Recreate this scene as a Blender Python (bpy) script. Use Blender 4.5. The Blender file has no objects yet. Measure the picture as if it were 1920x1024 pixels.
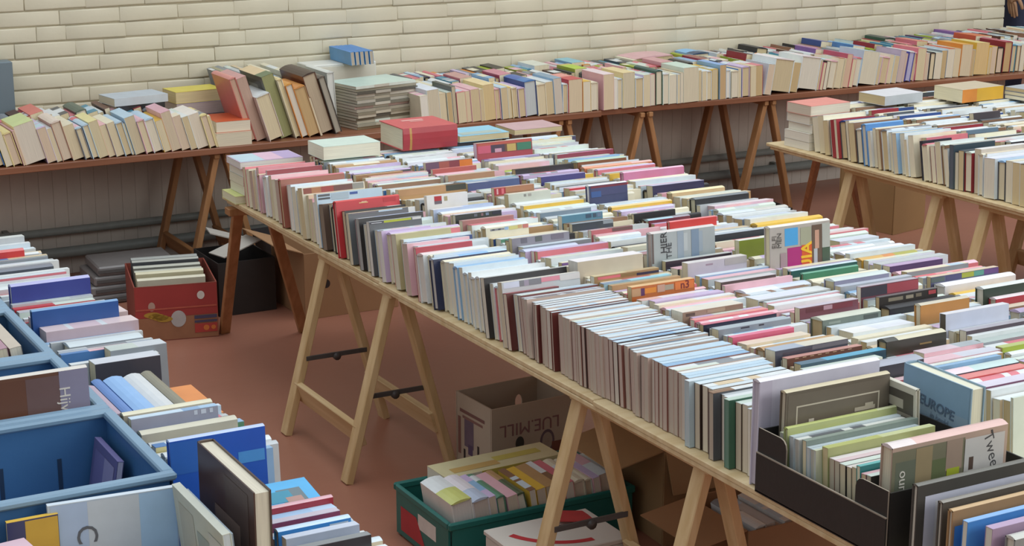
import bpy, bmesh, math, random
from mathutils import Vector, Matrix
from mathutils.bvhtree import BVHTree
random.seed(11)
SC = bpy.context.scene
COL = SC.collection
R = math.radians

# ------------------------------------------------------------------ camera
F_PX, PITCH, YAW, CAM_H = 3320.0, R(14.75), R(28.8), 1.8
TZ = 0.56                                   # table height
ZB = TZ + 0.0008                            # where things on it rest
EYE = Vector((0, 0, CAM_H))
FW = Vector((math.sin(YAW) * math.cos(PITCH), math.cos(YAW) * math.cos(PITCH), -math.sin(PITCH)))
RT = Vector((math.cos(YAW), -math.sin(YAW), 0))
UP = RT.cross(FW)
cd = bpy.data.cameras.new('camera')
cam = bpy.data.objects.new('camera', cd)
COL.objects.link(cam)
cd.sensor_width = 36.0
cd.lens = F_PX / 1920.0 * 36.0
cd.clip_end = 100
mw = Matrix((RT, UP, -FW)).transposed().to_4x4()
mw.translation = EYE
cam.matrix_world = mw
SC.camera = cam

def ray(px, py):
    return FW + RT * ((px - 960) / F_PX) - UP * ((py - 512) / F_PX)
def on_z(px, py, z):
    d = ray(px, py); return EYE + d * ((z - CAM_H) / d.z)
def on_y(px, py, y):
    d = ray(px, py); return EYE + d * (y / d.y)
def on_x(px, py, x):
    d = ray(px, py); return EYE + d * (x / d.x)

# ------------------------------------------------------------------ materials
def lin(h):
    h = h.lstrip('#'); o = []
    for i in (0, 2, 4):
        c = int(h[i:i + 2], 16) / 255
        o.append(c / 12.92 if c <= 0.04045 else ((c + 0.055) / 1.055) ** 2.4)
    return (*o, 1)
MATS = {}
def _new(name):
    m = bpy.data.materials.new(name); m.use_nodes = True
    nt = m.node_tree
    return m, nt, nt.nodes['Principled BSDF']
def mat(h, rough=0.5, amt=0.10, scale=30.0, name=None):
    k = (h, rough, amt, scale)
    if k in MATS: return MATS[k]
    m, nt, b = _new(name or 'paint_' + h)
    tc = nt.nodes.new('ShaderNodeTexCoord'); nz = nt.nodes.new('ShaderNodeTexNoise')
    nz.inputs['Scale'].default_value = scale; nz.inputs['Detail'].default_value = 3
    nt.links.new(tc.outputs['Object'], nz.inputs['Vector'])
    mx = nt.nodes.new('ShaderNodeMix'); mx.data_type = 'RGBA'
    c = lin(h)
    mx.inputs[6].default_value = tuple(max(0, x * (1 - amt * 1.6)) for x in c[:3]) + (1,)
    mx.inputs[7].default_value = tuple(min(1, x * (1 + amt * 1.6)) for x in c[:3]) + (1,)
    nt.links.new(nz.outputs['Fac'], mx.inputs[0])
    nt.links.new(mx.outputs[2], b.inputs['Base Color'])
    b.inputs['Roughness'].default_value = rough
    MATS[k] = m
    return m
def page_mat(h):
    k = ('page', h)
    if k in MATS: return MATS[k]
    m, nt, b = _new('pages_' + h)
    uv = nt.nodes.new('ShaderNodeUVMap'); uv.uv_map = 'sheet'
    mp = nt.nodes.new('ShaderNodeMapping'); mp.inputs['Scale'].default_value = (700, 9, 1)
    nz = nt.nodes.new('ShaderNodeTexNoise'); nz.inputs['Scale'].default_value = 1.0; nz.inputs['Detail'].default_value = 2
    nt.links.new(uv.outputs['UV'], mp.inputs['Vector']); nt.links.new(mp.outputs['Vector'], nz.inputs['Vector'])
    mx = nt.nodes.new('ShaderNodeMix'); mx.data_type = 'RGBA'
    c = lin(h)
    mx.inputs[6].default_value = tuple(x * 0.72 for x in c[:3]) + (1,)
    mx.inputs[7].default_value = tuple(min(1, x * 1.18) for x in c[:3]) + (1,)
    nt.links.new(nz.outputs['Fac'], mx.inputs[0])
    nt.links.new(mx.outputs[2], b.inputs['Base Color'])
    b.inputs['Roughness'].default_value = 0.85
    MATS[k] = m
    return m
def wood_mat(h, h2, axis=1, rough=0.55):
    k = ('wood', h, h2, axis)
    if k in MATS: return MATS[k]
    m, nt, b = _new('wood_' + h)
    tc = nt.nodes.new('ShaderNodeTexCoord'); mp = nt.nodes.new('ShaderNodeMapping')
    s = [38.0, 38.0, 38.0]; s[axis] = 2.0
    mp.inputs['Scale'].default_value = s
    nz = nt.nodes.new('ShaderNodeTexNoise'); nz.inputs['Scale'].default_value = 1.0; nz.inputs['Detail'].default_value = 5
    nt.links.new(tc.outputs['Object'], mp.inputs['Vector']); nt.links.new(mp.outputs['Vector'], nz.inputs['Vector'])
    rp = nt.nodes.new('ShaderNodeValToRGB')
    rp.color_ramp.elements[0].position = 0.3; rp.color_ramp.elements[0].color = lin(h2)
    rp.color_ramp.elements[1].position = 0.7; rp.color_ramp.elements[1].color = lin(h)
    nt.links.new(nz.outputs['Fac'], rp.inputs['Fac']); nt.links.new(rp.outputs['Color'], b.inputs['Base Color'])
    b.inputs['Roughness'].default_value = rough
    MATS[k] = m
    return m
def bump(m, scale, strength, dist=0.01):
    nt = m.node_tree; b = nt.nodes['Principled BSDF']
    tc = nt.nodes.new('ShaderNodeTexCoord'); nz = nt.nodes.new('ShaderNodeTexNoise')
    nz.inputs['Scale'].default_value = scale; nz.inputs['Detail'].default_value = 4
    nt.links.new(tc.outputs['Object'], nz.inputs['Vector'])
    bp = nt.nodes.new('ShaderNodeBump'); bp.inputs['Strength'].default_value = strength; bp.inputs['Distance'].default_value = dist
    nt.links.new(nz.outputs['Fac'], bp.inputs['Height']); nt.links.new(bp.outputs['Normal'], b.inputs['Normal'])
    return m

# ------------------------------------------------------------------ mesh helpers
class MB:
    """collects faces with material slots; build() links them as one mesh object"""
    def __init__(s): s.v = []; s.f = []; s.m = []; s.uv = []; s.mats = []; s.sm = []
    def slot(s, m):
        if m not in s.mats: s.mats.append(m)
        return s.mats.index(m)
    def face(s, pts, m, uv=None, smooth=False):
        n = len(s.v); s.v += [tuple(p) for p in pts]; s.f.append(tuple(range(n, n + len(pts))))
        s.m.append(s.slot(m)); s.uv.append(uv); s.sm.append(smooth)
    def mesh(s, verts, faces, m, M=None, smooth=False):
        n = len(s.v)
        s.v += [tuple(M @ Vector(p)) if M else tuple(p) for p in verts]
        k = s.slot(m)
        for f in faces:
            s.f.append(tuple(n + i for i in f)); s.m.append(k); s.uv.append(None); s.sm.append(smooth)
    def box(s, c, d, m, M=None, bev=0.0):
        x, y, z = (q / 2 for q in d)
        if bev <= 0:
            vs = [(c[0] + a * x, c[1] + b * y, c[2] + e * z) for e in (-1, 1) for b in (-1, 1) for a in (-1, 1)]
            fs = [(0, 2, 3, 1), (4, 5, 7, 6), (0, 1, 5, 4), (2, 6, 7, 3), (0, 4, 6, 2), (1, 3, 7, 5)]
            s.mesh(vs, fs, m, M); return
        bm = bmesh.new(); bmesh.ops.create_cube(bm, size=1.0)
        for v in bm.verts: v.co = Vector((v.co.x * d[0], v.co.y * d[1], v.co.z * d[2])) + Vector(c)
        bmesh.ops.bevel(bm, geom=bm.edges[:], offset=bev, segments=1, affect='EDGES', profile=0.5)
        s.bm(bm, m, M)
    def bm(s, bm, m, M=None, smooth=False):
        bm.verts.index_update()
        s.mesh([v.co[:] for v in bm.verts], [[v.index for v in f.verts] for f in bm.faces], m, M, smooth); bm.free()
    def beam(s, a, b, w, h, m, side=None, bev=0.002):
        """rectangular bar from a to b, w across `side`, h across the third axis"""
        a, b = Vector(a), Vector(b); z = (b - a).normalized()
        x = Vector(side) if side else Vector((1, 0, 0))
        x = (x - z * x.dot(z)).normalized(); y = z.cross(x)
        M = Matrix((x, y, z)).transposed().to_4x4(); M.translation = (a + b) / 2
        s.box((0, 0, 0), (w, h, (b - a).length), m, M, bev)
    def tube(s, pts, r, m, seg=10, cap=True):
        pts = [Vector(p) for p in pts]; rs = r if isinstance(r, (list, tuple)) else [r] * len(pts)
        rings = []; up = Vector((0.13, 0.2, 0.97))
        for i, p in enumerate(pts):
            t = (pts[min(i + 1, len(pts) - 1)] - pts[max(i - 1, 0)]).normalized()
            u = t.cross(up)
            if u.length < 1e-3: u = t.cross(Vector((1, 0, 0)))
            u.normalize(); w = t.cross(u)
            rings.append([p + (u * math.cos(2 * math.pi * k / seg) + w * math.sin(2 * math.pi * k / seg)) * rs[i] for k in range(seg)])
        vs = [q for g in rings for q in g]; fs = []
        for i in range(len(pts) - 1):
            for k in range(seg):
                a, b = i * seg + k, i * seg + (k + 1) % seg
                fs.append((a, a + seg, b + seg, b))
        if cap:
            fs.append(tuple(range(seg))); fs.append(tuple(reversed(range((len(pts) - 1) * seg, len(pts) * seg))))
        s.mesh(vs, fs, m, None, True)
    def data(s, name):
        me = bpy.data.meshes.new(name); me.from_pydata(s.v, [], s.f)
        for m in s.mats: me.materials.append(m)
        me.polygons.foreach_set('material_index', s.m)
        me.polygons.foreach_set('use_smooth', s.sm)
        if any(u for u in s.uv):
            l = me.uv_layers.new(name='sheet'); d = []
            for f, u in zip(s.f, s.uv): d += [c for q in (u or [(0, 0)] * len(f)) for c in q]
            l.data.foreach_set('uv', d)
        me.update()
        return me
    def build(s, name, parent=None, M=None, recalc=False):
        me = s.data(name)
        if recalc:
            bm = bmesh.new(); bm.from_mesh(me); bmesh.ops.recalc_face_normals(bm, faces=bm.faces[:]); bm.to_mesh(me); bm.free()
        o = bpy.data.objects.new(name, me); COL.objects.link(o)
        if parent: o.parent = parent
        if M is not None: o.matrix_basis = M
        return o
def tag(o, label, cat, group=None, kind=None):
    if label: o['label'] = label
    if cat: o['category'] = cat
    if group: o['group'] = group
    if kind: o['kind'] = kind
    return o
def thing(name, label, cat, M=None, group=None):
    o = bpy.data.objects.new(name, None); COL.objects.link(o); o.empty_display_size = 0.05
    if M is not None: o.matrix_world = M
    return tag(o, label, cat, group)
def struct(o): o['kind'] = 'structure'; return o
def T(x, y, z): return Matrix.Translation((x, y, z))
def RZ(a): return Matrix.Rotation(a, 4, 'Z')

TEXTN = {}
def text_mesh(body, size, m, depth=0.0004, bold=False):
    cu = bpy.data.curves.new('lettering', 'FONT'); cu.body = body; cu.size = size; cu.extrude = depth
    cu.align_x = 'CENTER'; cu.align_y = 'CENTER'; cu.resolution_u = 3
    if bold: cu.offset = size * 0.02
    o = bpy.data.objects.new('lettering_source', cu); COL.objects.link(o)
    dg = bpy.context.evaluated_depsgraph_get()
    me = bpy.data.meshes.new_from_object(o.evaluated_get(dg)); me.name = 'lettering'
    bpy.data.objects.remove(o); bpy.data.curves.remove(cu)
    me.materials.clear(); me.materials.append(m)
    return me
def lettering(body, size, m, parent, M, name='lettering', bold=False):
    o = bpy.data.objects.new(name, text_mesh(body, size, m, bold=bold)); COL.objects.link(o)
    o.parent = parent; o.matrix_basis = M
    return o
# ------------------------------------------------------------------ setting
WY, WX1 = 6.85, 6.675          # wall plane, end of the brick wall
random.seed(3)
brick = bump(mat('D6CEB6', 0.5, 0.05, 7.0, 'painted_brick'), 60, 0.2, 0.003)
w = MB(); ch, bl = 0.0605, 0.236
z = 0.50; row = 0
while z < 1.75:
    x = 1.0 - random.choice((0.0, 0.06, 0.116, 0.17)) - random.random() * 0.03
    while x < WX1 - 0.02:
        L = bl if random.random() > 0.12 else bl * 0.48
        x1 = min(x + L, WX1 - 0.002)
        g = 0.0009; d = 0.0058 + random.uniform(-0.002, 0.0022)
        a, b, c, e = x + g, x1 - g, z + 0.0028, z + ch - 0.0028
        if b - a > 0.02:
            bm = bmesh.new(); bmesh.ops.create_cube(bm, size=1)
            for v in bm.verts:
                v.co = Vector(((a + b) / 2 + v.co.x * (b - a), WY - d / 2 + 0.006 + v.co.y * (d + 0.012), (c + e) / 2 + v.co.z * (e - c)))
                v.co += Vector((random.uniform(-.0018, .0018), random.uniform(-.0012, .0012), random.uniform(-.0022, .0022)))
            ed = [q for q in bm.edges if all(v.co.y < WY for v in q.verts)]
            eh = [q for q in ed if abs(q.verts[0].co.x - q.verts[1].co.x) > .02]
            bmesh.ops.bevel(bm, geom=eh, offset=0.0055, segments=2, affect='EDGES', profile=0.6)
            ev = [q for q in bm.edges if all(v.co.y < WY for v in q.verts) and abs(q.verts[0].co.z - q.verts[1].co.z) > .02 and min(q.verts[0].co.y, q.verts[1].co.y) < WY - d + .006]
            bmesh.ops.bevel(bm, geom=ev, offset=0.0018, segments=1, affect='EDGES', profile=0.6)
            w.bm(bm, brick, None, True)
        x += L
    z += ch; row += 1
mort = bump(mat('D0C8AE', 0.6, 0.05, 15.0, 'painted_mortar'), 120, 0.2, 0.003)
w.box(((0.6 + WX1) / 2, WY + 0.106, 1.12), (WX1 - 0.6, 0.206, 1.25), mort)
struct(w.build('wall_back'))
w = MB(); pm = bump(mat('C4BBB0', 0.7, 0.06, 12.0, 'grey_boarding'), 40, 0.1)
x = 0.6
while x < WX1:                                    # vertical boarding below the bricks
    w.box((x + 0.0275, WY + 0.08, 0.26), (0.0546, 0.19, 0.52), pm, None, 0.0012); x += 0.055
struct(w.build('wall_lower'))
fm = bump(mat('A06C58', 0.36, 0.10, 2.2, 'red_brown_floor'), 25, 0.05)
f = MB(); f.box((4.0, 4.0, -0.05), (14, 12, 0.1), fm); struct(f.build('floor'))
w = MB(); w.box((8.3, 9.0, 1.2), (5.0, 0.2, 2.4), mat('6F6A66', 0.8, 0.1, 5.0)); struct(w.build('wall_far'))
# pipes along the foot of the wall
for i, (pz, py, r, d) in enumerate(((0.10, WY - 0.06, 0.022, 'lower grey heating pipe along the foot of the back wall'), (0.185, WY - 0.05, 0.016, 'upper grey heating pipe along the foot of the back wall'))):
    p = MB(); p.tube([(0.9, py, pz), (3.5, py, pz), (WX1, py, pz)], r, mat('8C938E', 0.4, 0.1))
    t = thing('heating_pipe', d, 'pipe', group=None); p.build('pipe_run', t)
    for bx in (1.5, 2.6, 3.9, 5.2, 6.3):
        q = MB(); q.box((bx, WY - 0.03, pz), (0.02, 0.06, r * 2.4), mat('6F7470', 0.5)); q.build('bracket', t)

# ------------------------------------------------------------------ tables
PINE = wood_mat('D9BE90', 'C3A270', 2); PINE_Y = wood_mat('D6BC90', 'BF9F70', 1); PINE_X = wood_mat('DCC79E', 'C9AE80', 0)
OAK = wood_mat('AE7E54', '94663C', 2); OAK_Y = wood_mat('AE7E54', '94663C', 1)
RED_X = wood_mat('926046', '7A4C34', 0, 0.4)
IRON = mat('4E4A48', 0.45, 0.12)
def slab(name, pts, z0, z1, m, label, cat='table', group=None, edge=None):
    """board from a list of plan corners, counter-clockwise"""
    bm = bmesh.new()
    lo = [bm.verts.new((x, y, z0)) for x, y in pts]; hi = [bm.verts.new((x, y, z1)) for x, y in pts]
    bm.faces.new(list(reversed(lo))); bm.faces.new(hi)
    n = len(pts)
    for i in range(n): bm.faces.new((lo[i], lo[(i + 1) % n], hi[(i + 1) % n], hi[i]))
    bmesh.ops.bevel(bm, geom=bm.edges[:], offset=0.002, segments=1, affect='EDGES', profile=0.5)
    b = MB(); b.bm(bm, m); o = b.build(name)
    return tag(o, label, cat, group)
# long table: four boards laid across the trestles; each edge shows a doubled ply
BN = 'boards of the long table'
for (y0, y1, x0, x1, lab) in ((5.02, 5.47, 2.05, 3.12, 'pale wooden board at the far end of the long table, set back from its edge'),
                              (4.22, 5.47, 1.915, 2.045, 'narrow pale board along the far corner of the long table'),
                              ):
    slab('table_board', [(x0, y0), (x1, y0), (x1, y1), (x0, y1)], TZ - 0.012, TZ, PINE_X, lab, 'board', BN)
slab('table_board', [(2.05, 4.22), (3.12, 4.22), (3.12, 5.015), (2.05, 5.015)], TZ - 0.012, TZ, PINE_X, 'pale board of the long table under its far middle books', 'board', BN)
slab('table_board', [(1.905, 3.10), (3.12, 3.10), (3.12, 4.215), (1.905, 4.215)], TZ - 0.012, TZ, PINE_X, 'middle board of the long table, over the gap between the pale trestles', 'board', BN)
slab('table_board', [(1.90, 1.75), (3.12, 1.75), (3.12, 3.095), (1.90, 3.095)], TZ - 0.012, TZ, PINE_X, 'near board of the long table, under the black box of books', 'board', BN)
slab('support_board', [(1.912, 4.10), (3.10, 4.10), (3.10, 5.455), (1.925, 5.455)], TZ - 0.024, TZ - 0.0125, PINE_X, 'thin lower ply sheet under the far half of the long table', 'board', BN)
slab('support_board', [(1.90, 1.80), (3.10, 1.80), (3.10, 4.095), (1.907, 4.095)], TZ - 0.024, TZ - 0.0125, PINE_X, 'thin lower ply sheet under the near half of the long table', 'board', BN)
# table on the right of the photo
slab('table_board', [(4.075, 2.6), (5.2, 2.6), (5.2, 5.375), (4.062, 5.375)], TZ - 0.012, TZ, PINE_X, 'upper pale board of the table with white paperbacks near the wall end', 'board', 'boards of the second pale table')
slab('support_board', [(4.083, 2.6), (5.2, 2.6), (5.2, 5.36), (4.07, 5.36)], TZ - 0.024, TZ - 0.0125, PINE_X, 'lower pale board of the table with white paperbacks', 'board', 'boards of the second pale table')
# red-brown tables along the wall
slab('plank_table_top', [(0.7, 6.262), (3.89, 6.292), (3.89, 6.825), (0.7, 6.825)], TZ - 0.024, TZ, RED_X, 'red-brown table top along the wall, the one with the magazine stack', 'table', 'red-brown tables along the wall')
slab('plank_table_top', [(3.895, 6.318), (8.2, 6.18), (8.2, 6.825), (3.895, 6.825)], TZ - 0.024, TZ, RED_X, 'red-brown table top along the wall that runs to the wall end', 'table', 'red-brown tables along the wall')

def trestle(cx, y0, y1, top, spread, leg, rail, label, group, brace=True, stretch=True, name='trestle'):
    """A-trestle with its beam along y: two hinged frames"""
    t = thing(name, label, 'trestle', T(cx, (y0 + y1) / 2, 0), group)
    hy = (y1 - y0) / 2; lw, ld = 0.042, 0.022
    for s in (-1, 1):
        xt = s * 0.012
        for yy in (-hy, hy):
            b = MB(); b.beam((s * spread, yy, 0), (xt + s * 0.004, yy, top - 0.002), lw, ld, leg, (0, 1, 0)); b.build('leg', t)
        b = MB(); b.beam((s * 0.021, -hy - 0.03, top - 0.011), (s * 0.021, hy + 0.03, top - 0.011), 0.021, 0.020, rail, (1, 0, 0)); b.build('top_rail', t)
        if stretch:
            k = 0.24; xs = s * (spread + (0.024 - spread) * k)
            b = MB(); b.beam((xs - s * 0.014, -hy + 0.0, top * k), (xs - s * 0.014, hy, top * k), 0.018, 0.064, rail, (1, 0, 0.3)); b.build('stretcher', t)
    if brace:
        for yy in (-hy + 0.02, hy - 0.02):
            k = 0.43; xs = spread + (0.024 - spread) * k - 0.004
            b = MB(); b.beam((-xs, yy, top * k), (xs, yy, top * k), 0.006, 0.014, IRON, (0, 1, 0), 0.001)
            br = b.build('brace', t)
            b = MB(); b.tube([(0.0, yy - 0.006, top * k - 0.006), (0.0, yy + 0.006, top * k - 0.006)], 0.012, IRON)
            b.build('hinge', br)
    return t
TT = TZ - 0.0245
trestle(1.962, 4.222, 4.668, TT, 0.160, PINE, PINE_Y, 'pale pine trestle under the long table beside the upside-down printed carton', 'pine trestles under the long table')
trestle(1.962, 2.735, 3.215, TT, 0.160, PINE, PINE_Y, 'pale pine trestle under the long table over the white flat box', 'pine trestles under the long table')
def prop(label, l1, l2):
    """a pair of stained legs under a short rail, splayed out towards the wall"""
    a0, a1, b0, b1 = l1[0], l1[1], l2[0], l2[1]
    t = thing('trestle', label, 'trestle', T(*((a1 + b1) / 2)), 'brown trestles under the pale tables')
    o = t.matrix_world.translation
    for q0, q1 in (l1, l2):
        b = MB(); b.beam(q1 - o, q0 - o, .02, .036, OAK, (0, 1, 0)); b.build('leg', t)
    b = MB(); b.beam(a0 - o - Vector((.04, 0, .012)), b0 - o - Vector((-.04, 0, .012)), .024, .05, OAK, (0, 0, 1)); b.build('top_rail', t)
zt_ = TZ - .026
prop('brown stained trestle under the far end of the long table beside the red fruit box', (on_z(447, 388, zt_), on_z(421, 624, 0)), (on_z(502, 383, zt_), on_z(570, 622, 0)))
trestle(4.135, 4.47, 4.93, TT, 0.160, PINE, PINE_Y, 'pale pine trestle under the second table, the one nearer the wall', 'pine trestles under the second pale table')
trestle(4.135, 3.82, 4.235, TT, 0.160, PINE, PINE_Y, 'pale pine trestle under the second table, the one farther from the wall', 'pine trestles under the second pale table')
prop('brown stained trestle under the wall end of the second pale table', (on_z(1536, 281, zt_), on_z(1499, 445, 0)), (on_z(1586, 275, zt_), on_z(1626, 455, 0)))
trestle(5.0, 4.4, 4.86, TT, 0.16, PINE, PINE_Y, 'pale pine trestle deep under the second pale table beside the tall cardboard box', 'pine trestles under the second pale table')
for cx, lab in ((1.0, 'hidden'), (2.215, 'brown stained trestle under the wall table behind the red fruit box'), (3.72, 'brown stained trestle under the joint of the two wall tables'),
                (4.125, 'brown stained trestle under the wall table just beyond its joint'), (4.78, 'brown stained trestle under the wall table behind the gap between the pale tables')):
    if lab != 'hidden':
        trestle(cx, 6.33, 6.72, TZ - 0.025, 0.15, OAK, OAK_Y, lab, 'brown trestles under the wall tables', False, cx < 3)
# ------------------------------------------------------------------ books
SPECS = []
PAGES = ['E6DCBE', 'DDD0AC', 'D3C298', 'EAE4D0', 'C9B286', 'E0D4B8']
NAMES = {  # colour -> everyday word, for the labels
    'DDE2E2': 'white', 'D0DCE2': 'pale blue', 'BAD2E2': 'light blue', '8FB4D4': 'sky-blue', '4F7FB8': 'blue', '2E4A86': 'dark blue', '26304F': 'navy',
    'D2DDD2': 'mint-white', 'BFD3C4': 'pale green', '5E8F74': 'green', '2F5A48': 'dark green', '9FAF3C': 'olive green', 'E4DDC4': 'cream', 'E6D79A': 'pale yellow',
    'E0B84A': 'yellow', 'D98A3A': 'orange', 'C9563A': 'orange-red', 'C0303A': 'red', '8E2A34': 'dark red', 'D67A84': 'salmon', 'E2B4BC': 'pink', 'D86E96': 'hot pink',
    'C9B6D6': 'lilac', '7A5A96': 'purple', '4A3A66': 'violet', '8A6A52': 'brown', '5A4034': 'dark brown', 'B89468': 'tan', 'D8C4A4': 'beige', '2B2A2C': 'black',
    '55585C': 'charcoal', '8A9096': 'grey', 'BFC4C6': 'light grey', '4C8EA6': 'teal', '2A9C98': 'turquoise', 'A8A284': 'khaki', 'B6526A': 'raspberry'}
W_, PB, LB, SB, BL, DB, NV = 'DDE2E2', 'D0DCE2', 'BAD2E2', '8FB4D4', '4F7FB8', '2E4A86', '26304F'
MT, PG, GR, DG, OL, CR, PY, YE = 'D2DDD2', 'BFD3C4', '5E8F74', '2F5A48', '9FAF3C', 'E4DDC4', 'E6D79A', 'E0B84A'
OR, OD, RD, DR, SA, PK, HP, LI, PU, VI = 'D98A3A', 'C9563A', 'C0303A', '8E2A34', 'D67A84', 'E2B4BC', 'D86E96', 'C9B6D6', '7A5A96', '4A3A66'
BR, DBR, TN, BG, BK, CH, GY, LG, TE, TQ, KH, RS = '8A6A52', '5A4034', 'B89468', 'D8C4A4', '2B2A2C', '55585C', '8A9096', 'BFC4C6', '4C8EA6', '2A9C98', 'A8A284', 'B6526A'

def M_up(basis, fx, u, zb, Tk, a):
    """a book standing with its spine up. basis 'X': spine runs along +x, u = y of the pivot edge; 'Y': spine runs along +y, u = -x"""
    rot = Matrix.Rotation(-a, 4, 'X') @ T(0, -Tk if a > 0 else 0, 0)
    if basis == 'X': return T(fx, u, zb) @ rot
    return T(-u, fx, zb) @ RZ(R(90)) @ rot
def add(row, M, Tk, Wd, L, spine, cover, page=None, hard=None, desc=None, deco=(), text=(), kind=None, idx=None, force=False):
    if desc and 'paperback' in desc: hard = False
    if desc and 'hardback' in desc: hard = True
    if hard is None: hard = Tk > 0.02 and random.random() < 0.45
    s = dict(row=row, M=M, T=Tk, W=Wd, L=L, spine=spine, cover=cover, page=page or random.choice(PAGES), hard=hard, desc=desc, deco=deco, text=text,
             kind=kind or ('hardback_book' if hard else 'paperback_book'), idx=idx, force=force)
    SPECS.append(s); return s

def book_meshes(s):
    Tk, Wd, L, hard = s['T'], s['W'], s['L'], s['hard']
    cov = mat(s['cover'], 0.33, 0.07, 22.0); pg = page_mat(s['page'])
    th = 0.0026 if hard else 0.0011
    ins = 0.0035 if hard else 0.0006
    bul = min(0.16 * Tk, 0.005) if hard else 0.0008
    c = MB(); p = MB()
    zt = Wd - bul
    c.box((L / 2, th / 2, zt / 2), (L, th, zt), cov); c.box((L / 2, Tk - th / 2, zt / 2), (L, th, zt), cov)
    n = 4 if hard else 2
    prof = [(Tk * k / n, zt + bul * math.sin(math.pi * k / n)) if hard else (Tk * k / n, Wd) for k in range(n + 1)]
    segs = s['spine'] if isinstance(s['spine'], (list, tuple)) else [(1.0, s['spine'])]
    x0 = 0.0
    for fr, colr in segs:
        m = mat(colr, 0.33, 0.07, 22.0); x1 = L * fr
        for k in range(n):
            (ya, za), (yb, zb) = prof[k], prof[k + 1]
            c.face([(x0, ya, za), (x1, ya, za), (x1, yb, zb), (x0, yb, zb)], m, None, hard)
        if not hard:
            c.face([(x0, 0, zt), (x1, 0, zt), (x1, 0, Wd), (x0, 0, Wd)], m); c.face([(x1, Tk, zt), (x0, Tk, zt), (x0, Tk, Wd), (x1, Tk, Wd)], m)
        x0 = x1
    zi = zt - (0.002 if hard else 0.0002)
    m0 = mat(segs[0][1], 0.33, 0.07, 22.0); m1 = mat(segs[-1][1], 0.33, 0.07, 22.0)
    for k in range(n):                              # thickness of the spine at head and tail, and its inside
        (ya, za), (yb, zb) = prof[k], prof[k + 1]
        c.face([(0, yb, zi), (0, ya, zi), (0, ya, za), (0, yb, zb)], m0); c.face([(L, ya, zi), (L, yb, zi), (L, yb, zb), (L, ya, za)], m1)
    c.face([(0, Tk, zi), (L, Tk, zi), (L, 0, zi), (0, 0, zi)], m0)
    for kd, (side, u0, v0, u1, v1, colr) in enumerate(s['deco']):
        m = mat(colr, 0.4, 0.05, 30.0); e = 0.0004 + 0.00015 * kd
        if side == 0: pts = [(u0 * L, -e, v0 * zt), (u1 * L, -e, v0 * zt), (u1 * L, -e, v1 * zt), (u0 * L, -e, v1 * zt)]
        else: pts = [((1 - u0) * L, Tk + e, v0 * zt), ((1 - u1) * L, Tk + e, v0 * zt), ((1 - u1) * L, Tk + e, v1 * zt), ((1 - u0) * L, Tk + e, v1 * zt)]
        c.face(pts, m)
    a, b, ya, yb, za, zb = ins, L - ins, th, Tk - th, ins, zi
    U = lambda *q: [tuple(t) for t in q]
    p.face([(a, yb, za), (a, ya, za), (a, ya, zb), (a, yb, zb)], pg, U((yb, za), (ya, za), (ya, zb), (yb, zb)))
    p.face([(b, ya, za), (b, yb, za), (b, yb, zb), (b, ya, zb)], pg, U((ya, za), (yb, za), (yb, zb), (ya, zb)))
    p.face([(a, ya, za), (a, yb, za), (b, yb, za), (b, ya, za)], pg, U((ya, a), (yb, a), (yb, b), (ya, b)))
    p.face([(a, yb, zb), (b, yb, zb), (b, yb, za), (a, yb, za)], pg, U((yb, a), (yb, b), (yb, b), (yb, a)))
    p.face([(a, ya, zb), (a, ya, za), (b, ya, za), (b, ya, zb)], pg, U((ya, a), (ya, a), (ya, b), (ya, b)))
    return c, p

def pick(pal):
    r = random.random() * sum(w for w, _ in pal)
    for w, c in pal:
        r -= w
        if r <= 0: return c
    return pal[-1][1]
LIGHTS = [(9, W_), (7, PB), (4, LB), (5, MT), (4, CR), (2, LG), (2, PK), (1, SA), (1, LI), (1, SB), (1, GY), (0.8, BG), (0.6, PY), (0.4, RD), (0.5, BK), (0.3, DB)]
MIXED = [(9, W_), (5, PB), (4, MT), (5, CR), (4, LG), (3, PK), (1.8, SA), (.5, RD), (2, LI), (2, SB), (1, BL), (.7, DB), (.8, BK), (1.6, GY), (1.2, CH), (2, BG), (1.2, TN), (1, BR), (1, PY), (0.3, YE), (0.5, GR), (0.3, OD), (0.4, DR), (0.4, PU)]
SOFT = [(6, W_), (5, PB), (3, LB), (3, MT), (3, CR), (2, LG), (1.5, PK), (1, SA), (1, LI), (1, SB), (1.2, GY), (.6, BG), (.4, CH)]
def spine_of(base, pal=SOFT):
    r = random.random()
    if r < 0.45: return base
    o = pick(pal)
    if r < 0.62: return [(0.3, base), (0.72, o), (1.0, base)]
    if r < 0.78: return [(0.7, base), (0.93, o), (1.0, base)]
    if r < 0.9: return [(0.12, base), (0.42, o), (0.5, base), (0.62, o), (1.0, base)]
    return [(0.5, base), (1.0, o)]
def filler(pal, tr=(0.012, 0.032), wr=(0.122, 0.142), lr=(0.185, 0.212), pages=None, cover=None, same=0.55, acc=SOFT):
    def f(u):
        sp = pick(pal)
        cv = cover and pick(cover) or (sp if random.random() < same else pick(MIXED))
        return dict(T=random.uniform(*tr), W=random.uniform(*wr), L=random.uniform(*lr), spine=spine_of(sp, acc), cover=cv, page=pick(pages) if pages else None)
    return f

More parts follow.
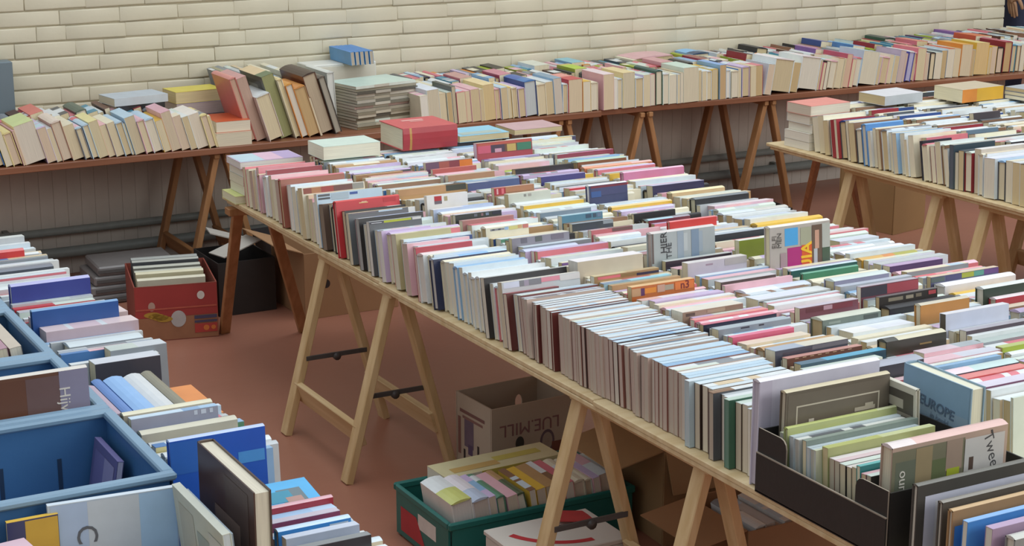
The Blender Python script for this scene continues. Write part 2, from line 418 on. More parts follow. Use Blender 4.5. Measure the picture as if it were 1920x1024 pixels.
def run_row(row, basis, fx, zb, u0, u1, lean, fill, feats=(), slot=0.215, jit=0.006, idx0=0):
    """fills a row from u0 down to u1; feats: dicts with u (pivot), T, W, L, fx, a, ..."""
    feats = sorted(feats, key=lambda q: -q['u'])
    u = u0; i = idx0; k = 0
    while True:
        nxt = feats[k]['u'] if k < len(feats) else u1
        gap = u - nxt
        seq = []; tot = 0
        while tot < gap - 0.004:
            d = fill(u - tot)(u - tot) if fill(u - tot) else None
            if d is None: tot = gap; break
            a = lean(u - tot); st = d['T'] / math.cos(a) + (0.0035 if random.random() < .22 else 0.0008)
            if tot + st > gap:
                if gap - tot > 0.007: d['T'] = (gap - tot - 0.0008) * math.cos(a); st = gap - tot
                else: break
            seq.append((d, u - tot, a)); tot += st
        for d, uu, a in seq:
            dx = random.uniform(-jit, jit) if 'dx' not in d else d['dx']
            if a < 0: uu -= d['T'] / math.cos(a)
            add(row, M_up(basis, fx + dx, uu, zb, d['T'], a), d['T'], d['W'], d['L'], d['spine'], d['cover'], d.get('page'), d.get('hard'), idx=i); i += 1
        if k >= len(feats): break
        q = feats[k]; k += 1
        uu = min(q['u'], u)
        a = q['a']; pv = uu if a >= 0 else uu - q['T'] / math.cos(a)
        add(row, M_up(basis, q['fx'], pv, zb, q['T'], a), q['T'], q['W'], q['L'], q['spine'], q['cover'], q.get('page'), q.get('hard'), q['desc'], q.get('deco', ()), q.get('text', ()), idx=i, force=True); i += 1
        u = uu - q['T'] / math.cos(a) - 0.0006
    return i

def F(lean, zb, x0, y0, x1, y1, h, Tk, spine, cover, desc, lo=None, hi=None, base=0.136, **kw):
    """a book whose near top edge runs from (x0, y0) to (x1, y1) in the photo and whose cover shows h px below it"""
    z = zb + base
    P = on_z(x0, y0, z); px_m = F_PX / (P - EYE).length * 0.95
    Wd = min(0.24, base + h / px_m)
    for _ in range(2):
        P = on_z(x0, y0, zb + Wd)
    Q = on_y(x1, y1, P.y)
    a = lean(P.y)
    xa, xb = P.x, Q.x
    if lo is not None: xa = max(lo, min(xa, hi - 0.15))
    if hi is not None: xb = min(hi, max(xb, xa + 0.13))
    W2 = (Wd - Tk * math.sin(abs(a))) / math.cos(a)
    vis = max(0.0, 1 - max(h, 6) / (px_m * Wd))          # share of the cover that its neighbours hide
    if kw.get('deco') : kw['deco'] = tuple((s_, u_, vis + (1 - vis) * v_, u2, vis + (1 - vis) * v2, c_) for s_, u_, v_, u2, v2, c_ in kw['deco'])
    if kw.get('text'): kw['text'] = tuple((q[0], q[1], q[2], vis + (1 - vis) * q[3]) + q[4:] for q in kw['text'])
    return dict(u=P.y + Tk * math.cos(a) - W2 * math.sin(a), fx=xa, L=xb - xa, T=Tk, W=W2, a=a, spine=spine, cover=cover, desc=desc, **kw)
# ------------------------------------------------------------------ long table: five rows of books, spines up
XS = (1.925, 2.15, 2.375, 2.60, 2.83, 3.07)
lean1 = lambda y: R(12) if y > 3.42 else R(6) if y > 2.95 else R(3)
leanN = lambda y: R(8) if y > 3.6 else R(5)
random.seed(21)
far_fill = filler([(3, CR), (3, W_), (2, PK), (1, SA), (1, BG), (1, PB), (1, MT), (0.6, BK), (0.6, BR)], (0.014, 0.034), (0.122, 0.140), pages=[(4, 'E2DCC2'), (3, 'D6CDAA'), (2, 'EAE6DA'), (1, 'C0A89A')])
mid_fill = filler([(4, W_), (4, PB), (2, MT), (2, CR), (1, LI), (0.7, SB)], (0.016, 0.03), (0.128, 0.14), pages=[(4, 'E2DAC4'), (2, 'D2C3A0'), (2, 'E8E4DA')])
thin_fill = filler([(6, W_), (6, PB), (4, LB), (2, MT), (0.6, SB), (0.5, CR)], (0.0125, 0.0185), (0.136, 0.139), (0.205, 0.212), pages=[(4, 'C0ACA0'), (3, 'BFB1A2'), (2, 'CCC1B4')], acc=[(3, PB), (3, LB), (2, SB), (2, 'B4C4CC'), (1, 'A4B4C0'), (1, GY)], cover=[(3, '6A3430'), (3, '8A5A50'), (4, 'C9B2A4'), (1, '4A3A36')])
thin2_fill = filler([(6, W_), (4, MT), (4, PB), (2, CR), (1, LG), (0.6, PK)], (0.0125, 0.021), (0.134, 0.139), (0.205, 0.215), pages=[(4, 'DDD3BC'), (3, 'D2C6AE'), (2, 'E6E0D0')], cover=[(3, '4A3C34'), (3, 'C9BFA6'), (2, '7A5A50'), (2, 'DDE0DA')])
def f1(y):
    return far_fill if y > 4.35 else mid_fill if y > 3.48 else thin_fill if y > 2.78 else thin2_fill
A1 = dict(lo=1.915, hi=2.145)
ft = [
 F(lean1, ZB, 497, 318, 600, 303, 3, .012, [(.5, W_), (1, PK)], DR, 'magazine with a red-and-white dotted edge', page='E8D8D4', **A1),
 F(lean1, ZB, 484, 314, 590, 301, 3, .020, PK, 'D88890', 'pinkish red magazine with pale top', page='D8C0B4', **A1),
 F(lean1, ZB, 503, 321, 606, 309, 0, .018, [(.2, PB), (.6, CH), (1, PB)], BK, 'black-sided book with a pale blue and black spine', page='4A443C', **A1),
 F(lean1, ZB, 517, 336, 645, 321, 9, .022, [(1, SA)], '9A5A4C', 'tall brown-red book with a salmon spine', deco=((0, .0, .0, 1, .93, '9E6250'),), **A1),
 F(lean1, ZB, 563, 353, 683, 341, 11, .034, [(.6, CR), (1, W_)], 'D9D2BC', 'cream-spined book with a brown and grey picture cover', deco=((0, .02, 0, .15, .93, '8A4A3C'), (0, .15, 0, .3, .93, 'A8764E'), (0, .3, 0, .5, .93, '9A4038'), (0, .5, 0, .8, .93, '6A4640'), (0, .8, 0, .98, .93, '8E9088')), **A1),
 F(lean1, ZB, 566, 367, 716, 351, 13, .020, [(.3, BG), (1, MT)], LB, 'light blue picture book with a dark blue figure', deco=((0, .02, .6, .2, .9, '5A5E62'), (0, .02, .2, .2, .45, '4A4E52'), (0, .5, .5, .62, .82, '3A5AA0'), (0, .22, .05, .48, .9, 'A8BCC8')), **A1),
 F(lean1, ZB, 580, 386, 612, 384, 0, .030, [(1, BR)], '5E4E44', 'worn dark paperback with a curled brown edge', page='8A7A68', **A1),
 F(lean1, ZB, 622, 378, 748, 364, 17, .022, [(1, 'D8524E')], RD, 'bright red book with small pale lettering', page='D89A90', deco=((0, .36, .62, .5, .70, 'E8C88A'), (0, .4, .74, .48, .80, 'E8C8B0'), (0, .74, .5, .94, .9, 'B02430')), **A1),
 F(lean1, ZB, 640, 402, 765, 386, 6, .020, [(1, 'EBD8B4')], '5E6468', 'dark grey book with a cream spine', deco=((0, .05, .5, .45, .95, '6E6A70'), (0, .5, .5, .9, .95, LB)), page='DDD2B4', **A1),
 F(lean1, ZB, 655, 412, 793, 400, 6, .024, [(.25, 'C8CCD4'), (1, 'B8C4E0')], BK, 'black-covered book with a silvery lilac spine', page='A8A8A4', **A1),
 F(lean1, ZB, 668, 419, 790, 408, 9, .020, [(1, LG)], CH, 'dark book with white lettering and a lime-green blot', deco=((0, .02, .5, .26, .9, '3A3A44'), (0, .04, .62, .24, .72, 'D8D8DC'), (0, .28, .52, .8, .95, 'A8B02E'), (0, .82, .5, .99, .95, 'C8C4C0')), page='DEDAD0', **A1),
 F(lean1, ZB, 689, 437, 807, 422, 3, .026, [(1, 'D6CEE0')], LI, 'lilac-white paperback', page='E0DCD2', **A1),
 F(lean1, ZB, 713, 443, 845, 427, 10, .030, [(.4, 'E2DCC0'), (1, 'C8C4A0')], 'B4AC82', 'thick olive-beige book', page='D8D2BC', **A1),
 F(lean1, ZB, 748, 459, 880, 441, 3, .030, [(.55, 'DCD4DC'), (.72, '9A5A5E'), (1, LG)], PK, 'thick pinkish paperback with a maroon-banded spine', page='C8B2A4', **A1),
 F(lean1, ZB, 771, 466, 885, 450, 3, .014, [(1, 'D66A78')], 'A8404C', 'thin red-pink book', page='D2B8AC', **A1),
 F(lean1, ZB, 783, 473, 910, 457, 0, .040, [(.5, 'E8D6D6'), (1, W_)], W_, 'wide pinkish white spine next to the light blue one', page='DCD6CC', **A1),
 F(lean1, ZB, 812, 484, 950, 467, 0, .026, [(.35, 'B4C4D4'), (.75, '8CB8EC'), (1, LB)], NV, 'light blue spine with a dark lower edge', page='C8C4BC', **A1),
 F(lean1, ZB, 900, 522, 1064, 501, 9, .020, [(1, 'C4C8C6')], BK, 'black-covered book with a ribbon and a grey-white spine', page='D8D0BE', **A1),
 F(lean1, ZB, 926, 532, 1086, 512, 16, .022, [(1, 'DDD8CE')], LG, 'tall white book with a grey and pink picture', deco=((0, .02, .3, .22, .95, 'CCD2E2'), (0, .22, .3, .5, .95, '7A7A80'), (0, .28, .3, .34, .95, '9A90A0'), (0, .5, .45, .74, .95, 'D88A98'), (0, .74, .3, 1, .95, 'D2CCC8')), page='CFC0A6', **A1),
 F(lean1, ZB, 936, 548, 1040, 533, 0, .018, [(1, DR)], '5A2A28', 'dark red-edged book just before the thin pale spines', page='D8C8B4', **A1),
 F(lean1, ZB, 1056, 588, 1190, 562, 0, .016, [(1, '6A7C8A')], '4A3A3A', 'thin slate-blue spine among the pale ones', page='D8C6BA', **A1),
 F(lean1, ZB, 1186, 655, 1330, 622, 0, .013, [(.7, '5A7488'), (1, '8A9AA4')], '5E2A28', 'thin slate-grey spine halfway along the pale ones', page='D8C6BA', **A1),
 F(lean1, ZB, 1290, 716, 1450, 676, 2, .016, [(1, PB)], 'B4C8D0', 'pale blue-sided thin book', page='B8C4C6', **A1),
 F(lean1, ZB, 1336, 738, 1470, 706, 2, .016, [(.3, BR), (1, W_)], CH, 'white spine with a dark brown tip', page='B8AA98', **A1),
 F(lean1, ZB, 1362, 752, 1480, 722, 3, .016, [(1, PG)], '3E6A54', 'green-sided thin book near the tall white one', page='6A8A78', **A1),
]
N_OUT = 'outer row of the long table'
run_row(N_OUT, 'X', 1.93, ZB, 5.27, 2.56, lean1, f1, ft, jit=0.004)

# second row
fill2 = filler([(5, W_), (3, PB), (2, MT), (3, CR), (2.4, PK), (1, SA), (1.6, LI), (1, SB), (1, BG), (.8, TN), (.6, BK), (.8, LG)], (0.014, 0.032), (0.124, 0.142), (0.19, 0.215))
A2 = dict(lo=2.152, hi=2.385)
ft = [
 F(leanN, ZB, 652, 331, 755, 318, 4, .024, [(1, 'C8A888')], 'A07A54', 'tan-brown paperback', **A2),
 F(leanN, ZB, 690, 329, 800, 322, 2, .02, [(1, 'DDB4B4')], PK, 'dusty pink paperback', **A2),
 F(leanN, ZB, 733, 358, 873, 342, 11, .020, [(.7, 'D6BE98'), (1, '4A4A44')], 'B08A5E', 'tan picture book with a black corner', deco=((0, .0, 0, .7, .95, 'B48A62'), (0, .7, 0, 1, .95, '3E4038')), **A2),
 F(leanN, ZB, 748, 374, 876, 358, 22, .018, [(1, W_)], 'E0DEDA', 'white book with a red block and a black triangle', deco=((0, .18, .55, .36, .93, 'B03038'), (0, .18, .3, .36, .55, '6A6068'), (0, .42, .5, .5, .85, 'A89C74')), **A2),
 F(leanN, ZB, 793, 396, 925, 383, 3, .024, [(.5, 'DCDCE0'), (1, 'A8C0E8')], 'B8C4DC', 'white paperback shading to light blue along its spine', **A2),
 F(leanN, ZB, 815, 408, 940, 393, 11, .018, [(1, 'C8CCD4')], '3C423E', 'black picture book with small coloured figures', deco=((0, .4, .4, .47, .85, '6A7078'), (0, .55, .4, .6, .85, '8A6A6E'), (0, .65, .4, .72, .85, '7A8AA0'), (0, .8, .4, .98, .9, '2A3040')), **A2),
 F(leanN, ZB, 830, 419, 963, 402, 6, .022, [(1, 'C49A94')], 'A87A76', 'dull rose-brown paperback', **A2),
 F(leanN, ZB, 848, 433, 985, 415, 14, .030, [(.6, 'EDEAD8'), (1, W_)], 'E2DEC8', 'white book with dark lettering and yellow and red marks', deco=((0, .1, .55, .42, .8, '8A8C94'), (0, .14, .6, .2, .76, '4A4C56'), (0, .28, .58, .34, .76, '50525E'), (0, .43, .5, .52, .9, '9AB8D8'), (0, .54, .45, .74, .9, 'D2CC86'), (0, .74, .5, .84, .95, 'D0A878'), (0, .86, .45, .99, .95, 'C87A74')), **A2),
 F(leanN, ZB, 925, 452, 1067, 431, 13, .018, [(1, 'D8D4C8')], '8A8690', 'grey book with a strip of dark photographs', deco=((0, .15, .2, .26, .9, '6A6670'), (0, .4, .2, .52, .9, '5A5E5C'), (0, .68, .2, .9, .9, '746C78')), **A2),
 F(leanN, ZB, 962, 472, 1085, 453, 3, .038, [(1, 'C6CCE2')], LI, 'broad pale lavender spine', **A2),
 F(leanN, ZB, 1066, 494, 1205, 474, 22, .045, [(1, 'EDE8EA')], 'C8BCA8', 'thick whitish book in crinkled clear wrap', page='D8D0C4', **A2),
 F(leanN, ZB, 1088, 523, 1235, 506, 9, .020, [(.5, 'C8B890'), (1, 'B8A078')], 'A8845C', 'olive-brown book with a coral red patch', deco=((0, .05, .3, .4, .85, 'D87078'), (0, .4, .2, .7, .8, '8A7448'), (0, .65, .1, 1, .6, '2E2A44')), **A2),
 F(leanN, ZB, 1127, 534, 1258, 516, 3, .020, [(.4, '7A98AC'), (1, '9AD2E0')], 'A4C8D4', 'pale cyan spine with a slate end', **A2),
 F(leanN, ZB, 1172, 541, 1302, 524, 19, .020, [(1, 'E2B884')], 'C06A34', 'orange book with round purple-edged pictures', deco=((0, .0, .1, .14, .85, 'C49A72'), (0, .14, .1, .2, .8, '5A2E5A'), (0, .2, .25, .38, .75, 'E08A30'), (0, .4, .2, .52, .9, 'C49A84'), (0, .52, .3, .66, .8, 'A89A84'), (0, .68, .15, .98, .92, 'DC7838')), text=((0, 'n3', .84, .52, .026, 0, '7A2A24', 1),), **A2),
 F(leanN, ZB, 1192, 566, 1330, 547, 3, .022, [(.3, 'DCB8B0'), (1, 'E2DCE2')], W_, 'pinkish white paperback', **A2),
 F(leanN, ZB, 1256, 590, 1393, 565, 14, .046, [(1, 'E0DACC')], '9A8270', 'thick cream-spined book with a brown cover', deco=((0, .05, .4, .2, .8, '5A4A40'), (0, .4, .45, .7, .9, 'A8907C'), (0, .7, .3, 1, .9, '8A7060')), **A2),
 F(leanN, ZB, 1302, 601, 1440, 580, 5, .018, [(1, 'E29A94')], SA, 'salmon pink book', **A2),
 F(leanN, ZB, 1316, 610, 1456, 587, 8, .016, [(1, 'D0788A')], '2A2C40', 'navy-covered book with a pink spine', **A2),
 F(leanN, ZB, 1334, 621, 1483, 597, 11, .028, [(1, 'A8B4BC')], '8A8E94', 'grey book with dark square marks', deco=((0, .3, .6, .42, .85, '3A3440'), (0, .55, .6, .62, .85, '3E3840')), **A2),
 F(leanN, ZB, 1370, 634, 1489, 609, 8, .018, [(1, 'E27A98')], 'D0607E', 'hot pink book', **A2),
 F(leanN, ZB, 1400, 647, 1520, 622, 3, .034, [(1, 'DDD0BC')], BG, 'broad beige spine behind the slate-blue book', **A2),
 F(leanN, ZB, 1440, 661, 1590, 631, 17, .036, [(.4, 'A8B4C4'), (1, 'D8D4C4')], '50525E', 'thick slate-blue book with a pale spine', deco=((0, .1, .2, .5, .7, '4A4450'), (0, .5, .5, 1, .95, '6A6A72')), **A2),
 F(leanN, ZB, 1476, 673, 1617, 640, 8, .018, [(.0, BR), (1, 'C8948A')], '6E4A3E', 'brown book with a dotted cream stripe', deco=tuple((0, .1 + .1 * i, .72, .15 + .1 * i, .88, 'C8A88A') for i in range(8)), **A2),
 F(leanN, ZB, 1502, 684, 1662, 650, 8, .024, [(.3, '5A7688'), (1, '5CA8C8')], '2E4A5A', 'teal-blue book', **A2),
 F(leanN, ZB, 1568, 699, 1733, 658, 30, .048, [(1, 'A4A8B4')], '3A3A42', 'thick charcoal book with a grey-lilac spine', **A2),
 F(leanN, ZB, 1640, 722, 1760, 690, 6, .02, [(1, 'D8B8BC')], DR, 'dark red book in front of the thick charcoal one', **A2),
]
N_SEC = 'second row of the long table'
run_row(N_SEC, 'X', 2.165, ZB, 5.30, 2.50, leanN, lambda y: fill2, ft)

# middle row
fill3 = filler([(5, W_), (3, PB), (3, CR), (2, MT), (1.6, PK), (1, LI), (1, SB), (1, BG), (.6, BR), (.6, BK), (1, LG), (.5, RD)], (0.014, 0.034), (0.124, 0.142), (0.19, 0.212))
A3 = dict(lo=2.392, hi=2.61)
ft = [
 F(leanN, ZB, 765, 309, 885, 296, 13, .020, [(1, 'C8BEB8')], '6A4A62', 'purple book fading to orange', deco=((0, .0, 0, .28, .95, '6E5068'), (0, .28, 0, .5, .95, 'A85A50'), (0, .5, 0, .72, .95, '8A3E48'), (0, .72, 0, 1, .95, 'DA7A2C')), **A3),
 F(leanN, ZB, 793, 320, 893, 311, 6, .016, [(1, 'D88880')], 'B05A54', 'reddish paperback with a dim picture', **A3),
 F(leanN, ZB, 808, 333, 927, 317, 6, .024, [(1, 'D8C8B0')], 'A87E5E', 'tan paperback with a beige spine', **A3),
 F(leanN, ZB, 868, 345, 974, 333, 6, .022, [(.4, 'C8D2DC'), (1, '8A9CC0')], '4A5880', 'slate-blue paperback', **A3),
 F(leanN, ZB, 873, 359, 1001, 344, 16, .018, [(.3, 'D88A88'), (1, 'D8B4A4')], 'A87858', 'red and brown book with white upright lettering', deco=((0, .0, .2, .28, .95, 'A82E3C'), (0, .06, .3, .1, .9, 'D8A8A8'), (0, .18, .3, .24, .9, 'D87078'), (0, .28, .4, .95, .95, 'B07A5A')), **A3),
 F(leanN, ZB, 915, 369, 1032, 356, 15, .026, [(1, 'E2DFCE')], 'C6CABE', 'thick cream-grey book', deco=((0, .36, .55, .42, .85, '8A8A84'), (0, .46, .55, .54, .85, 'A09C94')), **A3),
 F(leanN, ZB, 978, 404, 1108, 387, 4, .022, [(1, 'C0C8CC')], '7A8A98', 'grey-blue paperback', **A3),
 F(leanN, ZB, 993, 413, 1119, 394, 14, .024, [(1, 'A4CCDC')], '5A8CA4', 'teal book with dark lettering', deco=((0, .58, .4, .72, .9, '3E5870'), (0, .76, .4, .84, .9, '44586C'), (0, .86, .4, .97, .95, '6A84A0')), **A3),
 F(leanN, ZB, 1006, 429, 1124, 413, 7, .018, [(1, 'A8B0B4')], '3A4248', 'charcoal book with a grey end', deco=((0, .75, .1, 1, .95, '8A9498'),), **A3),
 F(leanN, ZB, 1066, 438, 1180, 420, 9, .018, [(.4, 'C8A4A4'), (1, '8A7470')], 'B8686E', 'raspberry and brown paperback', deco=((0, .5, .3, 1, .95, '6A4E4C'),), **A3),
 F(leanN, ZB, 1085, 450, 1190, 434, 3, .026, [(.5, 'DCE4D4'), (1, 'DCE4EA')], W_, 'greenish white spine', **A3),
 F(leanN, ZB, 1173, 443, 1340, 418, 52, .024, [(1, 'D4CCC8')], 'AEB6B6', 'large grey-blue book standing above the others, dark writing on its side', page='B8A8A0', hard=True,
   deco=((0, .0, .0, .03, 1, '6E625E'), (0, .4, .05, .5, .98, '9AA8B4'), (0, .5, .3, .56, .9, 'BCC4C4'), (0, .62, .05, .74, .98, '8296AA'), (0, .74, .2, .8, .9, 'A0AEB8')),
   text=((0, 'HIER', .19, .62, .026, 90, '3A3A3C', 0), (0, 'THE', .27, .34, .022, 90, '44464A', 0)), lo=2.37, hi=2.66),
 F(leanN, ZB, 1232, 493, 1372, 471, 6, .018, [(1, 'C4C8C4')], '3A3038', 'dark book with a white top, in front of the large grey-blue one', **A3),
 F(leanN, ZB, 1257, 499, 1400, 475, 18, .026, [(1, 'DCD6D2')], 'C6BEC4', 'tall whitish book with a faint mauve picture', deco=((0, .3, .55, .42, .72, 'A8909C'), (0, .76, .45, .88, .85, 'A87A8C'), (0, .62, .3, 1, .95, 'B4ACA8')), **A3),
 F(leanN, ZB, 1322, 534, 1455, 510, 8, .026, [(1, 'D2CED2')], '4A3E3C', 'dark brown book with a white spine', **A3),
 F(leanN, ZB, 1400, 547, 1530, 529, 0, .05, [(.5, 'E2E4F0'), (1, 'CED6E4')], W_, 'very broad lavender-white spine', **A3),
 F(leanN, ZB, 1422, 563, 1560, 540, 0, .05, [(.7, 'DDE2EC'), (1, W_)], W_, 'very broad white spine', **A3),
 F(leanN, ZB, 1456, 583, 1605, 549, 17, .020, [(1, 'C8C0CC')], '7A4A52', 'maroon picture book with a lilac-grey spine', deco=((0, .1, .4, .4, .85, '6A3A40'), (0, .4, .45, .55, .9, 'B8909C'), (0, .55, .35, .9, .9, '7E3A44')), **A3),
 F(leanN, ZB, 1482, 588, 1612, 563, 5, .016, [(1, 'E2A8A8')], 'A86A68', 'thin pink-spined book', **A3),
 F(leanN, ZB, 1515, 602, 1652, 574, 15, .044, [(1, 'C8CCBC')], '6E7A72', 'thick grey-green book with a dim photograph', hard=True, page='C8B48C', deco=((0, .1, .4, .3, .7, '8A948A'), (0, .7, .3, .95, .8, '4A524E')), **A3),
 F(leanN, ZB, 1600, 625, 1715, 602, 0, .05, [(.4, 'E8E6E2'), (1, 'DDE0E6')], W_, 'broad whitish spine behind the long black book', **A3),
 F(leanN, ZB, 1634, 643, 1775, 609, 21, .03, [(.2, '4A4A44'), (1, 'D2CCB2')], '38362E', 'long black book with a cream spine', hard=True, deco=((0, .55, .25, .75, .4, '8A7448'),), **A3),
 F(leanN, ZB, 1733, 663, 1873, 639, 3, .034, [(.6, 'D8C4CC'), (1, 'A8B0B4')], PK, 'broad mauve-pink spine', **A3),
 F(leanN, ZB, 1734, 682, 1880, 655, 2, .034, [(.5, 'E0BCC4'), (1, 'CCCED8')], 'C8A0A8', 'broad dusty pink spine', **A3),
 F(leanN, ZB, 1765, 703, 1912, 663, 8, .04, [(.35, 'EAD4DA'), (1, 'C0D6D4')], '2C3444', 'navy-covered book with a pink and mint spine', **A3),
 F(leanN, ZB, 1790, 713, 1930, 676, 4, .03, [(1, 'E28C88')], 'C05A5A', 'coral red spine', **A3),
 F(leanN, ZB, 1842, 727, 1980, 690, 8, .036, [(1, 'DCD6E4')], '6A3A58', 'plum-covered book with a whitish spine', **A3),
]
N_MID = 'middle row of the long table'
run_row(N_MID, 'X', 2.395, ZB, 5.28, 2.35, leanN, lambda y: fill3, ft)

# fourth row
fill4 = filler([(5, W_), (3, PB), (3, CR), (2, LI), (1.6, PK), (1, MT), (1.2, LG), (1, GY), (.8, BK), (.8, BG), (.5, OL), (.6, SB)], (0.015, 0.036), (0.124, 0.142), (0.19, 0.212))
A4 = dict(lo=2.615, hi=2.84)
ft = [
 F(leanN, ZB, 893, 269, 997, 256, 26, .022, [(1, 'D8C0A8')], 'A8464E', 'tall picture book with red, black, yellow and green areas', page='D8B8C4', deco=((0, .02, .8, .98, .95, 'B85848'), (0, .02, .3, .25, .8, 'C85A70'), (0, .25, .3, .5, .8, '4A3A4A'), (0, .32, .3, .44, .55, 'C898A8'), (0, .5, .3, .72, .8, '6A4838'), (0, .54, .3, .7, .78, 'C0A45E'), (0, .72, .3, .98, .8, '3E7A60')), **A4),
 F(leanN, ZB, 905, 300, 1012, 288, 4, .02, [(.1, PU), (1, 'CEC8E2')], 'A89CC4', 'lavender paperback with a purple tip', **A4),
 F(leanN, ZB, 930, 312, 1030, 300, 2, .03, [(1, 'DCC0CA')], PK, 'soft pink spine', **A4),
 F(leanN, ZB, 979, 336, 1097, 320, 10, .024, [(1, 'B8B0DC')], '44407A', 'violet-blue book', **A4),
 F(leanN, ZB, 1040, 350, 1164, 336, 26, .022, [(1, 'E2DEDE')], '3E4468', 'tall book, dark red above and navy below', page='E6E2E4', hard=True, deco=((0, .04, .82, 1, .97, '742C3C'), (0, .04, .3, 1, .82, '45486E'), (0, .04, .2, .3, .6, '3A5A94')), **A4),
 F(leanN, ZB, 1080, 372, 1190, 354, 3, .032, [(.5, 'E6E2CA'), (1, 'DCD6C2')], CR, 'broad cream spine in front of the red-and-navy book', **A4),
 F(leanN, ZB, 1143, 388, 1260, 370, 3, .022, [(1, 'E4CC94')], YE, 'yellow-ochre spine', **A4),
 F(leanN, ZB, 1150, 397, 1264, 380, 2, .024, [(1, 'D0CCE4')], LI, 'lavender spine in front of the yellow one', **A4),
 F(leanN, ZB, 1161, 405, 1266, 390, 4, .014, [(1, '5A6470')], BK, 'thin black book', **A4),
 F(leanN, ZB, 1182, 416, 1294, 398, 4, .024, [(.6, 'A8C8D4'), (1, 'A09AA4')], '6A2430', 'thin dark red book with a pale blue spine', **A4),
 F(leanN, ZB, 1212, 421, 1343, 401, 14, .016, [(1, 'E0888A')], 'C83A38', 'long bright red book', page='E0B8A4', hard=True, **A4),
 F(leanN, ZB, 1340, 441, 1440, 423, 10, .034, [(1, 'B8C4D0')], '32363C', 'black book with a broad pale blue-grey spine', **A4),
 F(leanN, ZB, 1362, 455, 1480, 437, 24, .020, [(1, 'E6E6DC')], '8E9C3A', 'olive green book', page='DDD8B8', deco=((0, .0, .0, .01, 1, 'A8B050'),), **A4),
 F(leanN, ZB, 1430, 427, 1556, 409, 88, .024, [(1, 'E6E0D4')], 'B8B0A8', 'upright photo book with blue, magenta and orange squares, rising above its neighbours', page='DCD2AC', base=.125,
   deco=((0, .24, .62, .46, .95, '4FA4DC'), (0, .28, .15, .52, .58, 'B03078'), (0, .52, .1, .69, .6, 'D8602E'), (0, .5, .6, .68, .93, 'A8A890'), (0, .69, .12, .86, .95, '6A5648'), (0, .74, .5, .81, .85, 'C89A84'), (0, .72, .12, .78, .5, 'B8BCC0'), (0, .86, .5, .99, .96, 'B4B6AE'), (0, .86, .05, .99, .5, '4A5E4A'), (0, .69, .0, .99, .1, '42464C'), (0, .16, .1, .26, .5, 'A89094')),
   text=((0, 'UIA', .605, .35, .046, 90, 'F0C030', 1), (0, 'ELFI', .07, .7, .019, 90, '6A625C', 0), (0, 'MEN', .15, .72, .019, 90, '5E5A56', 0)), lo=2.6, hi=2.86),
 F(leanN, ZB, 1484, 507, 1608, 478, 5, .016, [(1, 'C4D4DC')], '2E5A58', 'dark teal book with a pale spine', hard=True, page='B8A88A', **A4),
 F(leanN, ZB, 1490, 515, 1610, 487, 8, .014, [(1, '6AA48A')], '3A7A5C', 'green book', hard=True, page='A8987A', **A4),
 F(leanN, ZB, 1540, 528, 1668, 491, 17, .040, [(1, 'CCD6D2')], '8A8AA0', 'thick lilac-grey book with a mint-grey spine', hard=True, page='CFC4A0', **A4),
 F(leanN, ZB, 1550, 537, 1700, 507, 8, .022, [(1, 'BCC2CC')], 'B0B2B4', 'grey book with a pale grey spine', **A4),
 F(leanN, ZB, 1600, 541, 1722, 516, 20, .016, [(1, 'B8B0BC')], '7A4450', 'dark picture book, charcoal at one end and red at the other', deco=((0, .0, .1, .45, .95, '46424C'), (0, .45, .1, 1, .95, 'A84E58')), **A4),
 F(leanN, ZB, 1618, 563, 1758, 533, 14, .014, [(1, '5E5A5C')], '34302E', 'black book with small beige pictures and a red spot', deco=((0, .15, .3, .4, .75, '8A8270'), (0, .45, .3, .58, .75, '9A9280'), (0, .62, .35, .72, .8, '7A7060'), (0, .84, .4, .97, .9, 'B04A50')), **A4),
 F(leanN, ZB, 1683, 578, 1818, 549, 28, .022, [(1, 'C8C0AC')], 'C08A4C', 'tan-orange wood-coloured book', **A4),
 F(leanN, ZB, 1738, 596, 1892, 565, 26, .020, [(1, 'DCDCE2')], 'C8CEE0', 'tall lavender-white book', page='5A5248', **A4),
 F(leanN, ZB, 1808, 622, 1940, 594, 10, .022, [(1, 'A8A4AC')], '4A3E48', 'dark plum-grey book', **A4),
 F(leanN, ZB, 1840, 640, 1990, 610, 3, .03, [(1, 'A8B4B0')], GY, 'broad grey-green spine', **A4),
 F(leanN, ZB, 1870, 654, 2010, 622, 4, .02, [(1, 'B8C47A')], OL, 'yellow-green spine', **A4),
]
N_FOU = 'fourth row of the long table'
run_row(N_FOU, 'X', 2.62, ZB, 5.28, 2.3, leanN, lambda y: fill4, ft)

